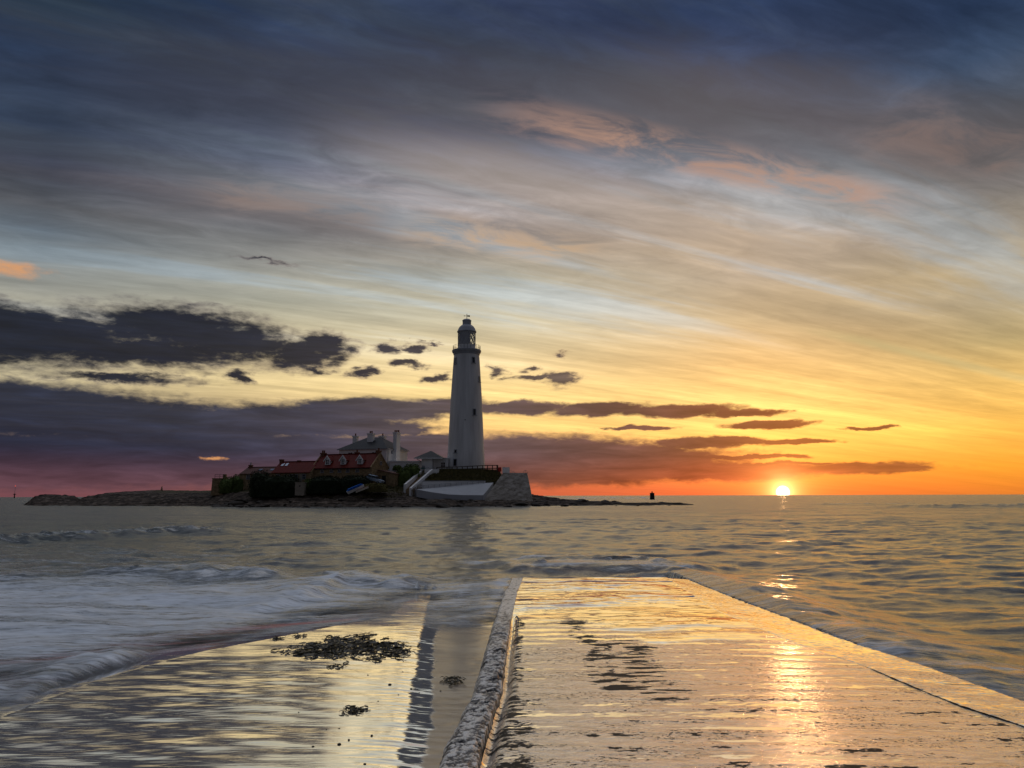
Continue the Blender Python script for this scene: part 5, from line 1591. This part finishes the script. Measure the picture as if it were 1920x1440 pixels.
def weed(spots, n_frond, seed, length=(0.05, 0.16), lift=0.045, strand=None):
    """spots: list of (x, y, rx, ry) patches on the beach; forked wet fronds with bladders"""
    g = np.random.default_rng(seed); m_ = MB()
    areas = np.array([s[2] * s[3] for s in spots]); areas = areas / areas.sum()
    for _ in range(n_frond):
        s = spots[g.choice(len(spots), p=areas)]
        r_ = math.sqrt(g.uniform()) ; a_ = g.uniform(0, 2 * math.pi)
        x, y = s[0] + s[2] * r_ * math.cos(a_), s[1] + s[3] * r_ * math.sin(a_)
        dens = 1 - r_
        z = bh(x, y) + 0.002 + g.uniform(0, lift) * (0.25 + dens)
        ha = g.uniform(0, 2 * math.pi); L = g.uniform(*length); w_ = L * g.uniform(0.06, 0.13)

        def blade(x, y, z, ha, L, w_, rise):
            n_ = 4; c, s_ = math.cos(ha), math.sin(ha); tw = g.uniform(-0.9, 0.9); curl = g.normal(0, 0.5)
            vs = []
            for i in range(n_ + 1):
                t = i / n_; hx = ha + curl * t
                xx = x + math.cos(hx) * L * t; yy = y + math.sin(hx) * L * t; zz = z + rise * math.sin(t * 2.4) - 0.012 * t
                ww = w_ * (0.45 + 0.75 * math.sin(min(1, t + 0.12) * math.pi * 0.83))
                px_, py_ = -math.sin(hx) * ww * math.cos(tw), math.cos(hx) * ww * math.cos(tw); pz_ = ww * math.sin(tw)
                zz = max(zz, bh(xx, yy) + 0.003 + abs(pz_))
                th = 0.0018
                vs += [(xx - px_, yy - py_, zz - pz_), (xx + px_, yy + py_, zz + pz_), (xx + px_, yy + py_, zz + pz_ + th), (xx - px_, yy - py_, zz - pz_ + th)]
            fs = []
            for i in range(n_):
                for k_ in range(4):
                    fs.append((i * 4 + k_, i * 4 + (k_ + 1) % 4, i * 4 + 4 + (k_ + 1) % 4, i * 4 + 4 + k_))
            fs += [(3, 2, 1, 0), (n_ * 4, n_ * 4 + 1, n_ * 4 + 2, n_ * 4 + 3)]
            m_.add(vs, fs, True)
            return vs[-1]
        rise = g.uniform(0, lift) * 0.8
        e_ = blade(x, y, z, ha, L, w_, rise)
        for sg in (-1, 1):
            if g.uniform() < 0.75:
                blade(e_[0], e_[1], e_[2], ha + sg * g.uniform(0.35, 0.8), L * g.uniform(0.45, 0.8), w_ * 0.8, rise * 0.5)
        if g.uniform() < 0.3:
            rb = w_ * 0.8
            m_.lathe([(rb * 0.3, z + 0.002), (rb, z + rb * 0.6), (rb * 0.3, z + rb * 1.3)], 6, x, y)
    return m_


def bxy(px, py):                       # the spot on the beach seen there
    z = -0.35
    for _ in range(14):
        p = on(px, py, z); z = 0.5 * z + 0.5 * bh(p.x, p.y)
    return p.x, p.y


def patches(lst):
    out = []
    for px, py, rx, ry in lst:
        x, y = bxy(px, py); xr, _ = bxy(px + rx, py); _, yt = bxy(px, py - ry)
        out.append((x, y, abs(xr - x), abs(yt - y)))
    return out


big = weed(patches([(580, 1219, 60, 10), (640, 1212, 70, 14), (690, 1222, 80, 16), (730, 1216, 40, 12), (620, 1222, 60, 11), (665, 1204, 60, 9), (770, 1213, 22, 3), (775, 1224, 28, 2.5)]), 430, 21, (0.05, 0.15), 0.034).build('seaweed_clump', weed_m)
tag(big, 'long dark tangle of bladder wrack stranded on the wet sand, the biggest clump', 'seaweed')
sm1 = weed(patches([(660, 1333, 15, 4)]), 46, 22, (0.03, 0.08), 0.03).build('seaweed_clump', weed_m)
tag(sm1, 'small lone seaweed scrap on bare wet sand nearest the camera', 'seaweed')
sm2 = weed(patches([(851, 1279, 9, 8)]), 30, 23, (0.03, 0.09), 0.05).build('seaweed_clump', weed_m)
tag(sm2, 'small seaweed tuft in the channel close to the kerb', 'seaweed')
sm3 = weed(patches([(637, 1248, 12, 4)]), 16, 24, (0.03, 0.08), 0.03).build('seaweed_clump', weed_m)
tag(sm3, 'tiny seaweed scrap just below the big tangle', 'seaweed')
for i, (px, py, s_, lab) in enumerate([(560, 1193, 10, 'seaweed shreds scattered at the left above the big tangle'), (625, 1196, 8, 'seaweed shred floating above the middle of the big tangle'), (688, 1191, 10, 'seaweed shred floating above the right of the big tangle'),
                                       (516, 1198, 6, 'lone leftmost seaweed shred beyond the big tangle')]):
    tag(weed(patches([(px, py, s_, 2.2)]), 14, 30 + i, (0.04, 0.11), 0.03).build('seaweed_shred', weed_m), lab, 'seaweed', 'seaweed shreds round the tangle')
g = np.random.default_rng(3)
pm = boulder(91, 1.0); pm.name = 'pebble'; pm.materials.clear(); pm.materials.append(land_rock_m)
for px, py, r_ in [(731, 1284, 0.017), (697, 1380, 0.014), (654, 1388, 0.013), (636, 1396, 0.014), (587, 1400, 0.010), (709, 1315, 0.008), (771, 1292, 0.013), (747, 1303, 0.008), (786, 1299, 0.008), (636, 1366, 0.007), (690, 1266, 0.010),
                   (755, 1260, 0.008), (612, 1368, 0.007), (684, 1433, 0.010), (560, 1336, 0.008), (826, 1296, 0.010)]:
    x, y = bxy(px, py)
    o = bpy.data.objects.new('pebble', pm); COL.objects.link(o)
    o.scale = (r_ * 1.25, r_, r_ * 1.0); o.rotation_euler = (0, 0, g.uniform(0, 6.28)); o.location = (x, y, bh(x, y) + r_ * 0.25)
    tag(o, 'small dark pebble on the wet sand left of the kerb', 'pebble', 'pebbles on the wet sand')
